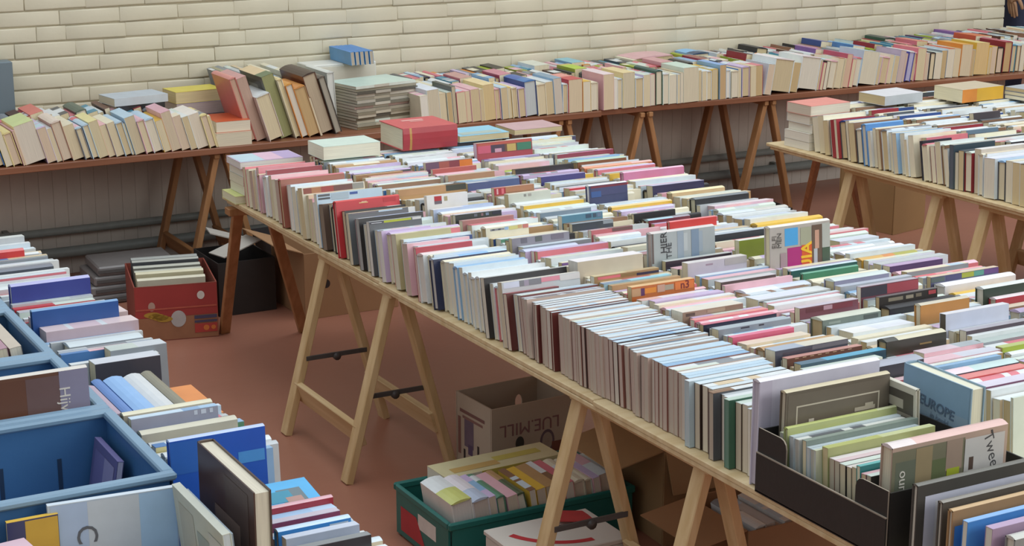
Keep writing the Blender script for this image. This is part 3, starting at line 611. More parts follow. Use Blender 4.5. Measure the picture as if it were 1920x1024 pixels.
# inner row
fill5 = filler([(6, W_), (3, PB), (3, MT), (2, CR), (2, LI), (1.6, PK), (1.4, LG), (1, GY), (.6, BK), (.6, YE), (.6, SB)], (0.016, 0.036), (0.126, 0.144), (0.195, 0.225))
A5 = dict(lo=2.845, hi=3.10)
ft = [
 F(leanN, ZB, 1000, 262, 1090, 253, 3, .03, [(.5, 'D8DCEC'), (1, 'CCE0D8')], '4A4A6A', 'pale spine, lilac then mint, at the far end', **A5),
 F(leanN, ZB, 1045, 290, 1150, 277, 5, .02, [(.2, W_), (1, 'D88AAC')], '8A3A4A', 'magenta-pink book', page='DDD8C4', **A5),
 F(leanN, ZB, 1072, 303, 1174, 289, 9, .045, [(1, 'B8D0BC')], '7A4A2E', 'thick brown book with a pale green spine', page='C8B088', hard=True, **A5),
 F(leanN, ZB, 1090, 314, 1226, 300, 2, .03, [(.7, 'E4A488'), (1, 'E2B8B0')], 'C87A54', 'salmon orange spine', **A5),
 F(leanN, ZB, 1155, 318, 1268, 303, 14, .022, [(1, 'E6BCD0')], 'C87E9E', 'pink hardback', page='E2B4C4', hard=True, **A5),
 F(leanN, ZB, 1165, 335, 1285, 318, 0, .05, [(1, 'E2E8E8')], W_, 'broad white spine in front of the pink hardback', **A5),
 F(leanN, ZB, 1213, 350, 1320, 330, 9, .034, [(1, 'C4C4DC')], '2E2E50', 'navy book with a lavender spine', page='D8CDB0', **A5),
 F(leanN, ZB, 1243, 362, 1359, 344, 10, .03, [(1, 'E8DCB0')], 'C4A47C', 'beige book', page='D2BC94', deco=((0, .0, .4, .08, .9, 'C8B08A'),), **A5),
 F(leanN, ZB, 1281, 374, 1404, 355, 13, .03, [(1, '7A8084')], '26282C', 'black hardback with a dark grey spine', page='D2CCB0', hard=True, **A5),
 F(leanN, ZB, 1340, 387, 1450, 369, 3, .034, [(1, 'EBDADE')], PK, 'broad whitish pink spine', page='DCBAB8', **A5),
 F(leanN, ZB, 1353, 400, 1478, 382, 3, .034, [(.5, 'D2DAE4'), (1, 'C8C6BE')], LG, 'broad pale grey spine with faint marks', **A5),
 F(leanN, ZB, 1380, 413, 1490, 393, 3, .04, [(1, 'C4D0E0')], '7A8698', 'broad pale blue spine behind the upright photo book', **A5),
 F(leanN, ZB, 1562, 437, 1628, 429, 2, .02, [(1, 'E0B4B4')], SA, 'pinkish spine just beyond the upright photo book', lo=2.93, hi=3.1),
 F(leanN, ZB, 1563, 455, 1648, 438, 2, .045, [(1, 'D0D6E0')], LG, 'broad pale grey-blue spine beyond the upright photo book', lo=2.92, hi=3.1),
 F(leanN, ZB, 1576, 476, 1700, 455, 4, .045, [(1, 'E8E4F0')], 'D8D0E2', 'broad lavender-white spine just beyond the ochre one', **A5),
 F(leanN, ZB, 1612, 486, 1722, 467, 4, .03, [(.4, 'D0A860'), (.6, 'D08A50'), (1, 'A8A450')], 'C89A3E', 'ochre and olive spine', **A5),
 F(leanN, ZB, 1668, 500, 1768, 479, 7, .028, [(1, 'BCA4C8')], '4E3C62', 'purple book', **A5),
 F(leanN, ZB, 1682, 512, 1838, 486, 2, .03, [(1, 'EAC0CC')], 'D87A84', 'pale pink spine beside the red one', **A5),
 F(leanN, ZB, 1716, 520, 1846, 489, 5, .022, [(.3, 'D86A70'), (1, 'E29A9C')], 'C84A52', 'red book with a pinkish spine', **A5),
 F(leanN, ZB, 1740, 521, 1872, 496, 12, .016, [(1, 'DCC8B0')], '5A5A7A', 'book with navy, olive, teal and purple squares', deco=((0, .0, .2, .2, .9, '56605E'), (0, .22, .2, .45, .9, '4E4A70'), (0, .45, .2, .63, .95, 'A0A43A'), (0, .63, .2, .78, .95, '5A9484'), (0, .78, .2, 1, .95, '64447A')), **A5),
 F(leanN, ZB, 1762, 535, 1905, 506, 8, .036, [(1, 'ECEAEE')], 'DCD8DA', 'thick white hardback', page='D8D2CC', hard=True, **A5),
 F(leanN, ZB, 1820, 543, 1975, 508, 25, .028, [(1, 'D8DCD8')], '3E4A3E', 'dark green hardback with a white spine', page='D8D4C4', hard=True, **A5),
 F(leanN, ZB, 1860, 556, 1990, 532, 10, .024, [(1, 'E8D8DA')], 'C0404C', 'red-sided book behind the tall cream one', page='DDD4BC', **A5),
 F(leanN, ZB, 1893, 553, 2060, 520, 48, .034, [(1, 'C8CCB8')], '26282C', 'tall black book with cream page ends', page='D6D2B4', hard=True, lo=2.845, hi=3.12),
]
N_INN = 'inner row of the long table'
run_row(N_INN, 'X', 2.85, ZB, 5.22, 2.3, leanN, lambda y: fill5, ft)
# ------------------------------------------------------------------ books along the wall
def M_page_up(x, y, z, a=0.0):
    """a book standing upright on its tail, spine turned away from the camera, covers facing -x and +x"""
    return T(x, y, z) @ RZ(a) @ Matrix(((0, 1, 0), (0, 0, 1), (1, 0, 0))).to_4x4()
def M_flat(cx, cy, z0, Tk, Wd, L, ang=0.0, spine='S'):
    """a book lying flat; spine 'S' faces -y, 'N' faces +y, before turning by ang about z"""
    B = Matrix(((1, 0, 0), (0, 0, -1), (0, 1, 0))).to_4x4()      # local y -> +z, local z -> -y
    if spine == 'N': B = RZ(math.pi) @ B
    return T(cx, cy, z0) @ RZ(ang) @ B @ T(-L / 2, 0, -Wd / 2)
def stack(row, cx, cy, z0, items, ang=0.0, spine='N'):
    z = z0
    for i, it in enumerate(items):
        Tk, Wd, L, sp, cv = it[:5]; o = it[5] if len(it) > 5 else {}
        add(row, M_flat(cx + o.get('dx', random.uniform(-.006, .006)), cy + o.get('dy', random.uniform(-.006, .006)), z, Tk, Wd, L, ang + o.get('da', random.uniform(-.03, .03)), o.get('spine', spine)),
            Tk, Wd, L, sp, cv, o.get('page'), o.get('hard', False), o.get('desc'), o.get('deco', ()), o.get('text', ()), o.get('kind'), idx=i)
        z += Tk + 0.0008
    return z
def B_(lean, zb, y0, xl, xr, yt, L, spine, cover, desc, **kw):
    """a book of a row along the wall whose near end has its top corners at (xl, yt) and about (xr, yt) in the photo"""
    P = on_y(xl, yt, y0); Q = on_y(xr, yt, y0); a = lean(P.x); Tk = max(0.008, (Q.x - P.x) / math.cos(a))
    Wd = max(0.115, min(kw.pop('wm', .152), (P.z - zb) / math.cos(a)))
    return dict(u=-(P.x + Wd * math.sin(a)), fx=y0, L=L, T=Tk, W=Wd, a=a, spine=spine, cover=cover, desc=desc, **kw)
BL_ = lambda *q, **k: B_(*q, wm=.26, **k)
leanW = lambda x: R(15) if x < 2.2 else R(17) if x < 2.9 else R(5) if x < 3.7 else R(1.5) if x < 4.7 else R(-9) if x < 5.6 else R(-4)
lnu = lambda u: leanW(-u)
WP = [(4, 'DCCDAA'), (4, 'D2BF98'), (3, 'E0D6BE'), (1.5, 'C8AE80'), (2, 'D8C2A8'), (1, 'E6E0D2')]
wallA = filler([(4, W_), (2, PB), (2, MT), (3, CR), (2, PK), (1, SA), (1, YE), (1, LB), (.8, BK), (1, BG), (.8, TE), (.6, OD), (.6, OL), (.6, LI)], (0.014, 0.044), (0.124, 0.138), (0.168, 0.176), pages=WP, same=0.8)
wallB = filler([(2, W_), (2, PK), (2, SA), (1.4, BK), (1.6, CH), (1.4, BR), (1.4, DBR), (1, DR), (1, SB), (1, TE), (1, MT), (1, CR), (.8, VI), (.8, LI), (.7, OR), (.7, OL), (1, GY)], (0.014, 0.04), (0.128, 0.146), (0.150, 0.160), pages=WP, same=0.85)
wallL = filler([(3, CR), (2, PY), (2, LB), (2, PK), (1, LI), (1.5, GY), (1, YE), (1, W_), (1, BR), (.5, GR)], (0.02, 0.042), (0.122, 0.134), (0.178, 0.19), pages=WP, same=0.8)
random.seed(33)
N_W1, N_W2, N_W3 = 'front row of the wall table', 'middle row of the wall table', 'back row of the wall table'
N_V1, N_V2, N_V3 = 'front row of the far wall table', 'middle row of the far wall table', 'back row of the far wall table'
N_L1, N_L2 = 'front row at the open end of the wall table', 'rear row at the open end of the wall table'
# open (left) end of the wall tables
ft = [
 B_(leanW, ZB, 6.285, 24, 62, 238, .18, [(1, 'D2DC9C')], PY, 'very thick pale book with a lime-yellow spine', page='DCD2C0'),
 B_(leanW, ZB, 6.285, 93, 112, 226, .18, [(1, 'E2D2C4')], 'A87860', 'thick beige-pink book', page='D8C6AE'),
 B_(leanW, ZB, 6.285, 165, 182, 230, .18, [(1, 'E6DCA0')], PY, 'pale yellow paperback', page='D6C8A4'),
 B_(leanW, ZB, 6.285, 232, 251, 222, .18, [(1, 'B8D2E2')], LB, 'pale blue paperback', page='CFC0A0'),
 B_(leanW, ZB, 6.285, 300, 318, 208, .18, [(1, 'D8A8B4')], PK, 'pink paperback with thick rounded pages', page='D2C0A4', hard=True),
 B_(leanW, ZB, 6.285, 352, 372, 217, .18, [(1, 'E8E2DA')], W_, 'white-topped thick book near the end of the row', page='E0D2BC'),
]
run_row(N_L1, 'Y', 6.285, ZB, -1.18, -2.20, lnu, lambda u: wallL, ft, jit=.008)
ft = [
 B_(leanW, ZB, 6.48, 55, 80, 208, .18, [(1, 'D87A70')], SA, 'salmon red paperback'),
 B_(leanW, ZB, 6.48, 140, 160, 200, .18, [(1, '5A6A5E')], '4A5A50', 'dark grey-green book'),
 B_(leanW, ZB, 6.48, 195, 205, 198, .18, [(1, '6A4A40')], DBR, 'dark brown book'),
]
run_row(N_L2, 'Y', 6.48, ZB, -1.25, -2.085, lnu, lambda u: wallB, ft, jit=.008)
stack('flat books on the rear row', 1.96, 6.57, ZB + .128, [(.022, .13, .2, BK, '3A3A42', dict(desc='black paperback lying flat on the rear row', spine='S')), (.03, .14, .22, LG, 'B8C4D0', dict(desc='pale blue-grey paperback lying flat, topmost on the rear row', spine='S'))], 0.15)
stack('flat pile beside the leaning books', 2.262, 6.385, ZB, [
 (.05, .19, .14, W_, 'D8C0A8', dict(desc='thick beige book at the foot of the flat pile, on the bare table', page='D8CDB4', dx=0, dy=0)),
 (.042, .185, .135, OD, 'D0603A', dict(desc='thick book with an orange-red cover, second in the flat pile', page='DED2BC', dx=.004, dy=.01))], -.04)
stack('flat pile behind', 2.225, 6.645, ZB, [(.04, .14, .2, GY, 'A8A0A4', dict(desc='grey book at the foot of the pile behind', page='C8BCB0')), (.04, .14, .2, GY, 'B0A4A8', dict(desc='mauve-grey book second in the pile behind', page='C2B4AC')), (.046, .14, .2, LI, 'A89CB0', dict(desc='greyish lilac book third in the pile behind', page='C2B4B0')), (.045, .13, .2, YE, 'DCCB52', dict(desc='yellow-backed book on top of the pile behind', page='DCCB9C'))], .05)
# big leaning books and the magazine stack
lb = lambda x: R(17)
ft = [
 BL_(lb, ZB, 6.33, 412, 424, 148, .2, [(1, 'D89088')], 'C87068', 'tall leaning book with a coral cover', page='C8A48C'),
 BL_(lb, ZB, 6.33, 428, 446, 150, .2, [(1, 'CC9A98')], 'A88078', 'tall leaning book in dusty rose', page='BFA08E'),
 BL_(lb, ZB, 6.30, 458, 484, 183, .2, [(1, W_)], 'D8C8C0', 'short leaning thick white-topped book', page='DCCCA8'),
 BL_(lb, ZB, 6.34, 478, 500, 146, .24, [(.3, '6A7A5A'), (1, 'E0C8A0')], '55584A', 'tall leaning album with a dark green-grey photograph', page='9A9A6A', deco=((1, .08, .3, .9, .92, '3E4238'), (1, .3, .5, .7, .85, '7A7E72'))),
 BL_(lb, ZB, 6.32, 513, 522, 150, .22, [(1, 'E8D4A0')], CR, 'tall thin leaning book with a cream spine', page='E0D2A8'),
 BL_(lb, ZB, 6.31, 528, 541, 160, .2, [(1, 'D89A4A')], OR, 'leaning book with an orange-tan spine', page='DAD0BE'),
 BL_(lb, ZB, 6.31, 546, 566, 166, .2, [(1, 'D09050')], TN, 'thick leaning tan book', page='C8A878'),
 BL_(lb, ZB, 6.34, 566, 590, 142, .24, [(1, '4A3A34')], '6A4434', 'tall leaning album with an orange-brown picture', page='C0AE94', deco=((1, .1, .25, .9, .9, '8A4E30'), (1, .3, .3, .6, .6, 'B86A3A'))),
 BL_(lb, ZB, 6.33, 590, 602, 146, .24, [(1, '6A625A')], '4A4642', 'tall leaning dark album', page='A8A090'),
]
big = filler([(2, GY), (2, CR), (1, BR), (1, CH), (1, KH)], (.012, .022), (.15, .2), (.19, .23), pages=[(2, 'C8B48E'), (1, 'DCD0B4')])
run_row('leaning books of the wall table', 'Y', 6.32, ZB, -2.338, -2.70, lambda u: R(17), lambda u: big, ft, jit=.006)
run_row('tall albums by the wall', 'Y', 6.592, ZB, -2.40, -2.69, lambda u: R(14), lambda u: filler([(3, LG), (2, GY), (2, KH), (1, SB), (1, CR)], (.012, .02), (.2, .235), (.215, .23)), ())
mg = []
cols = ['8A7A5E', '9A9684', 'B4AC98', '6A6250', 'C4BCA8', '8E8672', 'A8A08E', 'C2A49A', '7E7A6C', 'B8B2A4', '9C9482', 'C8C2B2', '5E5A50', 'A49C88', 'D8DED2']
for i in range(15):
    cc = cols[i]
    mg.append((.0108, .205, .295, [(.3, cc), (.55, random.choice(cols)), (1, cc)], cc if i < 14 else 'C8DCD0', dict(desc=None if i < 14 else 'pale mint magazine on top of the magazine stack', kind='magazine', page='D8CDB8', spine='S', hard=False)))
stack('magazine stack', 2.925, 6.495, ZB, mg, R(11), 'S')
c = MB(); c.box((0, 0, .11), (.30, .13, .22), bump(mat('DCDCD4', .5, .04, 12), 30, .05), None, .003)
t = thing('slipcase', 'large white slipcase behind the magazine stack', 'slipcase', T(2.885, 6.755, ZB)); c.build('case', t)
c = MB(); c.box((0, -.0657, .11), (.29, .001, .20), page_mat('E2DCCB')); c.build('page_block', t)
ft = [B_(lambda x: R(8), ZB + .221, 6.60, 676 + 12 * i, 686 + 12 * i, 131 + i, .15, [(1, '3E86CE'), ], '5A96C8', d, page='B4A494') for i, d in enumerate(('bright blue comic album, first of the row on the slipcase', 'bright blue comic album, second on the slipcase', 'bright blue comic album, third on the slipcase', 'bright blue comic album, fourth on the slipcase', 'bright blue comic album, last on the slipcase'))]
for q in ft: q['W'] = .052; q['kind'] = 'comic'
for i, q in enumerate(ft): add('comics on the slipcase', M_up('Y', 6.60, -2.885 - .021 * i, ZB + .2215, .016, R(5)), .016, .055, .22, q['spine'], q['cover'], q['page'], False, q['desc'], kind='comic_album', idx=i)

add('leaning books of the wall table', M_up('Y', 6.43, -2.715, ZB, .03, R(3)), .03, .232, .22, [(1, 'DDE0DA')], 'D2D4CC', 'DCDCD4', True, 'tall white book upright at the side of the magazine stack', force=True)
# wall table, pages towards the room
y1 = lambda x: 6.30 if x < 3.885 else 6.335 - .0325 * (x - 3.9)
def wall_rows(xa, xb, names, fa, fb, fc):
    fx = y1((xa + xb) / 2)
    for nm, off, fl, ft in ((names[0], .012, wallA, fa), (names[1], .195, wallB, fb), (names[2], .362, wallB, fc)):
        run_row(nm, 'Y', fx + off, ZB, -xa, -xb, lnu, lambda u: fl, ft, jit=.006)
Y1 = 6.312
fa = [
 B_(leanW, ZB, Y1, 800, 822, 170, .175, [(1, 'DDE4EE')], PB, 'thick pale blue-topped paperback beyond the magazine stack', page='D2C6AC'),
 B_(leanW, ZB, Y1, 846, 853, 163, .175, [(1, '5A5E5A')], CH, 'thin black-edged book', page='C8BA9C'),
 B_(leanW, ZB, Y1, 905, 925, 160, .175, [(1, 'E8D2A0')], PY, 'pale yellow-topped paperback', page='D8C08E'),
 B_(leanW, ZB, Y1, 982, 1004, 150, .175, [(.4, BL), (1, '4A6AB0')], DB, 'blue hardback', page='C4CAC8'),
 B_(leanW, ZB, Y1, 1037, 1052, 148, .175, [(1, '8AA4B8')], SB, 'grey-blue paperback', page='CFC4B4'),
 B_(leanW, ZB, Y1, 1066, 1092, 150, .175, [(.5, 'C84A4E'), (1, 'E69A90')], RD, 'thick book with a red and salmon spine', page='D8C6A6'),
]
fb = [
 B_(leanW, ZB, 6.50, 862, 884, 138, .155, [(1, 'C89A94')], SA, 'dusty rose paperback'),
 B_(leanW, ZB, 6.50, 936, 958, 130, .155, [(1, 'D08A9A')], RS, 'raspberry paperback'),
 B_(leanW, ZB, 6.50, 1078, 1100, 123, .155, [(.8, 'B4D040'), (1, 'C8B070')], OL, 'bright lime-green paperback'),
]
fc = [
 B_(leanW, ZB, 6.67, 930, 946, 113, .15, [(1, '33302E')], BK, 'black paperback'),
 B_(leanW, ZB, 6.67, 1002, 1030, 110, .15, [(1, 'DCE0D2')], W_, 'greenish white paperback'),
 B_(leanW, ZB, 6.67, 1072, 1096, 105, .15, [(1, '86C0D0')], SB, 'light blue paperback'),
]
wall_rows(3.06, 3.885, (N_W1, N_W2, N_W3), fa, fb, fc)
Y2 = 6.30
fa = [
 B_(leanW, ZB, Y2, 1130, 1150, 139, .175, [(1, 'EAD6DA')], PK, 'pinkish white paperback', page='DCC8A8'),
 B_(leanW, ZB, Y2, 1168, 1190, 137, .175, [(1, 'E4D09C')], PY, 'pale yellow paperback', page='D2C6A8'),
 B_(leanW, ZB, Y2, 1230, 1242, 127, .175, [(1, '3E5E5A')], DG, 'dark teal hardback', page='DCD2B8', hard=True),
 B_(leanW, ZB, Y2, 1282, 1310, 121, .175, [(1, 'CCE0D2')], MT, 'mint-topped thick paperback', page='D8CCB0'),
 B_(leanW, ZB, Y2, 1350, 1362, 121, .175, [(1, '8AB0E2')], SB, 'sky-blue paperback', page='C8A87C'),
 B_(leanW, ZB, Y2, 1455, 1490, 107, .175, [(1, 'EFE6E6')], W_, 'very thick white-topped book', page='CDBB96'),
 B_(leanW, ZB, Y2, 1505, 1540, 106, .175, [(.6, 'EADFE0'), (1, W_)], W_, 'second very thick white-topped book', page='DCD4C2'),
 B_(leanW, ZB, Y2, 1590, 1600, 100, .175, [(1, 'D07A98')], RS, 'raspberry-pink paperback', page='D8B89C'),
 B_(leanW, ZB, Y2, 1620, 1650, 95, .175, [(1, 'BCD6DA')], LB, 'pale blue-green paperback', page='DAD2BA'),
 B_(leanW, ZB, Y2, 1690, 1700, 96, .175, [(1, '8A6E80')], 'B8A4B8', 'mauve paperback', page='CBB8B0'),
 B_(leanW, ZB, Y2, 1706, 1716, 97, .175, [(1, W_)], '4A50A0', 'white-topped book with a blue cover', page='B8B4D0'),
 B_(leanW, ZB, Y2, 1722, 1738, 92, .175, [(1, 'E09088')], SA, 'salmon paperback', page='D8CAA4'),
 B_(leanW, ZB, Y2, 1805, 1825, 85, .175, [(1, 'E4A850')], OR, 'orange-topped paperback', page='D8C8A8'),
 B_(leanW, ZB, Y2, 1832, 1856, 80, .175, [(1, 'E8D48C')], YE, 'yellow-topped paperback', page='DCBE86'),
 B_(leanW, ZB, Y2, 1886, 1900, 72, .175, [(1, 'B05A6A')], DR, 'dark rose hardback', page='C8A878', hard=True),
]
fb = [
 B_(leanW, ZB, 6.49, 1240, 1262, 100, .155, [(1, 'D4A0A4')], PK, 'dusty pink paperback, high among its neighbours'),
 B_(leanW, ZB, 6.49, 1316, 1330, 98, .155, [(1, '9A5A54')], DR, 'brick-red paperback'),
 B_(leanW, ZB, 6.49, 1400, 1420, 96, .155, [(1, '5A3038')], DR, 'dark wine-red paperback'),
 B_(leanW, ZB, 6.49, 1530, 1545, 80, .155, [(1, 'B87AB4')], PU, 'orchid-purple paperback'),
 B_(leanW, ZB, 6.49, 1600, 1622, 77, .155, [(1, '4AA4DC')], BL, 'bright sky-blue paperback'),
 B_(leanW, ZB, 6.49, 1640, 1655, 78, .155, [(1, '6A3038')], DR, 'maroon paperback'),
 B_(leanW, ZB, 6.49, 1720, 1740, 68, .155, [(1, 'D88070')], SA, 'coral paperback'),
 B_(leanW, ZB, 6.49, 1830, 1860, 64, .155, [(1, 'D86A3A')], OD, 'orange-red paperback'),
]
fc = [
 B_(leanW, ZB, 6.67, 1190, 1262, 90, .15, [(1, 'DCB0B4')], PK, 'wide rose-pink book'),
 B_(leanW, ZB, 6.67, 1300, 1330, 84, .15, [(.4, '2E4A6A'), (1, '8AC0E8')], SB, 'light blue book with a dark band'),
 B_(leanW, ZB, 6.67, 1420, 1440, 78, .15, [(1, '2E303A')], BK, 'black book'),
 B_(leanW, ZB, 6.67, 1540, 1565, 66, .15, [(1, '5A62A4')], DB, 'violet-blue book'),
 B_(leanW, ZB, 6.67, 1660, 1680, 58, .15, [(1, '3E4A48')], DG, 'dark grey-green book'),
 B_(leanW, ZB, 6.67, 1790, 1806, 50, .15, [(1, '8A4A9A')], PU, 'purple book'),
]
wall_rows(3.905, 6.75, (N_V1, N_V2, N_V3), fa, fb, fc)
# grey binder standing against the wall
t = thing('box_file', 'grey box file standing against the wall at the open end of the wall table', 'box file', T(1.40, 6.79, TZ))
c = MB(); c.box((0, 0, .155), (.32, .07, .31), mat('6E7C84', .5, .06, 8), None, .004); c.build('case', t)
c = MB(); c.box((0, -.0355, .06), (.2, .001, .05), mat('7A878E', .6, .05)); c.build('label_panel', t)

# ------------------------------------------------------------------ second pale table
lean2 = lambda y: R(11) if y > 4.4 else R(4)
pale = filler([(6, W_), (3, PB), (3, CR), (2, MT), (1, SB), (1, BG), (1, CH), (.8, SA), (.8, BK), (1, GY), (.6, BR), (.5, DB)], (.014, .034), (.126, .146), (.19, .212), pages=[(5, 'EEE5CA'), (3, 'E6DAB8'), (2, 'DCC99C')], cover=[(5, W_), (3, CR), (1.2, CH), (1, BR), (1, BK), (1, BG), (.6, DR), (.6, DB)])
N_R1, N_R2, N_R3, N_R4 = 'outer row of the second pale table', 'second row of the second pale table', 'third row of the second pale table', 'inner row of the second pale table'
D1 = dict(lo=4.09, hi=4.32); D2_ = dict(lo=4.325, hi=4.55)
random.seed(44)
ft = [
 F(lean2, ZB, 1529, 226, 1616, 207, 4, .016, [(1, 'C87A80')], 'A83C44', 'dark red paperback beside the flat pile', **D1),
 F(lean2, ZB, 1545, 226, 1640, 216, 2, .018, [(1, 'B8868A')], '9A3038', 'red-sided leaning book', page='A83A40', **D1),
 F(lean2, ZB, 1602, 234, 1694, 216, 8, .024, [(1, '7AB0E0')], '5A8CC4', 'bright blue book', page='DCD8C8', **D1),
 F(lean2, ZB, 1640, 243, 1730, 230, 4, .018, [(1, 'B89A8A')], BR, 'brown paperback', **D1),
 F(lean2, ZB, 1668, 251, 1768, 237, 4, .024, [(.6, 'C8D0E0'), (1, '8AAED8')], SB, 'paperback with a pale and blue spine', **D1),
 F(lean2, ZB, 1720, 262, 1735, 260, 0, .016, [(1, NV)], '22242E', 'navy-black leaning book', page='3A3A44', **D1),
 F(lean2, ZB, 1737, 258, 1832, 248, 3, .026, [(.4, 'ECE6DE'), (1, 'E4A090')], SA, 'white and salmon paperback', **D1),
 F(lean2, ZB, 1780, 273, 1866, 260, 7, .020, [(1, 'A8ACA8')], '3E4E58', 'slate-grey book', page='5E6670', **D1),
 F(lean2, ZB, 1840, 280, 1940, 264, 8, .030, [(1, 'E8E6E4')], 'C8C0B8', 'tall white book', **D1),
 F(lean2, ZB, 1850, 300, 1960, 284, 0, .05, [(1, 'DADCEA')], PB, 'very broad pale lavender spine', **D1),
]
run_row(N_R1, 'X', 4.10, ZB, 5.13, 3.35, lean2, lambda y: pale, ft)
ft = [
 F(lean2, ZB, 1606, 210, 1680, 198, 4, .018, [(1, 'B84A5A')], DR, 'dark red paperback', **D2_),
 F(lean2, ZB, 1620, 217, 1705, 205, 5, .02, [(1, '8A94A0')], CH, 'grey paperback', **D2_),
 F(lean2, ZB, 1700, 222, 1790, 208, 4, .03, [(1, 'ECE6E0')], BR, 'thick white-spined brown book', **D2_),
 F(lean2, ZB, 1765, 250, 1872, 233, 6, .03, [(1, 'A8C4D4')], '6A8090', 'pale blue paperback', **D2_),
]
run_row(N_R2, 'X', 4.335, ZB, 5.32, 3.35, lean2, lambda y: pale, ft)
ft = [
 F(lean2, ZB, 1800, 215, 1870, 205, 10, .024, [(1, '8A7A84')], '4A4448', 'dark grey-mauve book', lo=4.56, hi=4.78),
 F(lean2, ZB, 1765, 205, 1830, 190, 2, .034, [(1, 'E8E0D8')], CR, 'broad cream spine', lo=4.56, hi=4.78),
]
run_row(N_R3, 'X', 4.57, ZB, 5.33, 3.35, lean2, lambda y: pale, ft)
run_row(N_R4, 'X', 4.80, ZB, 5.33, 3.35, lean2, lambda y: pale, ())
stack('flat pile at the corner of the second pale table', 4.195, 5.235, ZB, [
 (.03, .14, .2, W_, 'E2DCCB', dict(page='EDE8D8', desc='thick white paperback at the foot of the corner pile')), (.032, .14, .2, W_, 'DDD8CC', dict(page='EDE8D8', desc='thick pale paperback second in the corner pile')),
 (.03, .135, .19, CR, 'E4DEC8', dict(page='EAE4D2', desc='cream paperback third in the corner pile')), (.034, .13, .19, PB, 'D2DAE0', dict(page='E8E2D0', desc='pale blue paperback fourth in the corner pile')),
 (.038, .135, .195, SA, 'E28C82', dict(page='DCD0BC', desc='paperback with a salmon cover on top of the corner pile'))], .05, 'N')
stack('flat books at the wall end of the second pale table', 4.52, 5.21, ZB + .147, [(.036, .14, .2, LG, 'D8D8DC', dict(desc='white-grey paperback lying flat beyond the corner pile', spine='S'))], .1)
stack('flat books at the wall end of the second pale table', 4.83, 5.12, ZB + .147, [(.05, .15, .22, [(.35, OR), (1, 'D8A83A')], 'C8B89C', dict(desc='thick book with a yellow-orange spine lying flat', spine='S', page='E8DCB8'))], .06)
stack('flat books at the wall end of the second pale table', 5.07, 5.0, ZB + .0, [(.145, .15, .14, CR, CR, dict(desc='cream block of a very thick book under the grey pile', page='E2DCC8'))] , .0)
stack('grey pile at the wall end of the second pale table', 5.07, 5.0, ZB + .147, [(.014, .14, .2, GY, '9AA0A4', dict(desc='grey booklet at the foot of the grey pile', spine='S')), (.014, .14, .2, CH, '7A7E84', dict(desc='dark grey booklet in the middle of the grey pile', spine='S')), (.014, .14, .2, LG, 'B4B8BA', dict(desc='pale grey booklet on top of the grey pile', spine='S'))], .12)
stack('cream pile by the edge of the photo', 5.17, 4.72, ZB + .0, [(.05, .13, .13, CR, 'E6DEC0', dict(page='E8E2C8')) for _ in range(4)], .05)

stack('flat pile at the far corner of the long table', 2.03, 5.375, ZB, [
 (.026, .13, .20, [(1, 'C8CC7A')], 'D2D88A', dict(desc='lime-yellow book at the foot of the pile at the far corner', dx=-.025, dy=0, page='E2E0BE')),
 (.03, .13, .2, CR, 'E2DCC4', dict(desc='cream paperback second in the pile at the far corner', page='E4DFC8')), (.028, .13, .2, CR, 'DCD6C0', dict(desc='cream paperback third in the pile at the far corner', page='E0DAC2')),
 (.026, .13, .2, MT, 'D2D8D0', dict(desc='mint-white paperback fourth in the pile at the far corner', page='E2DECC')),
 (.022, .135, .215, LI, 'CDBCD2', dict(desc='flat pastel book, blue, pink and lilac, topmost at the far corner', page='E2DED6', deco=((1, .02, .03, .4, .97, 'BCD4DE'), (1, .4, .03, .7, .97, 'DCB8CC'), (1, .7, .03, .98, .97, 'B8A4CC'))))], .0)
def flat_at(px, py, z, L, Wd, Tk, sp, cv, spine, desc, ang=0, **k):
    P = on_z(px, py, z)
    stack(k.pop('row', 'flat books at the far end of the long table'), P.x + L / 2, P.y + Wd / 2, z, [(Tk, Wd, L, sp, cv, dict(desc=desc, dx=0, dy=0, da=0, spine=spine, **k))], ang)
flat_at(607, 301, ZB + .144, .20, .13, .044, CR, 'CFE0D4', 'N', 'thick cream page block with a mint cover, lying flat', page='E8E2CC')
flat_at(757, 284, ZB + .144, .20, .19, .074, [(.12, 'A83840'), (.16, 'B88A4A'), (1, 'A83840')], 'C84A52', 'S', 'very thick red book lying flat, high above the far rows', page='E2DAC0', hard=True, deco=((1, .3, .2, .7, .3, 'E0A8A0'), (1, .35, .36, .6, .42, 'E0A8A0')))
flat_at(862, 268, ZB + .144, .19, .15, .022, LB, '8CC8E0', 'N', 'light blue book lying flat beyond the tall picture book', deco=((1, .1, .1, .9, .4, 'A8B8B0'),))
flat_at(965, 254, ZB + .144, .19, .14, .018, PK, 'C4A0A4', 'N', 'dusty pink book in clear wrap lying flat at the far end')
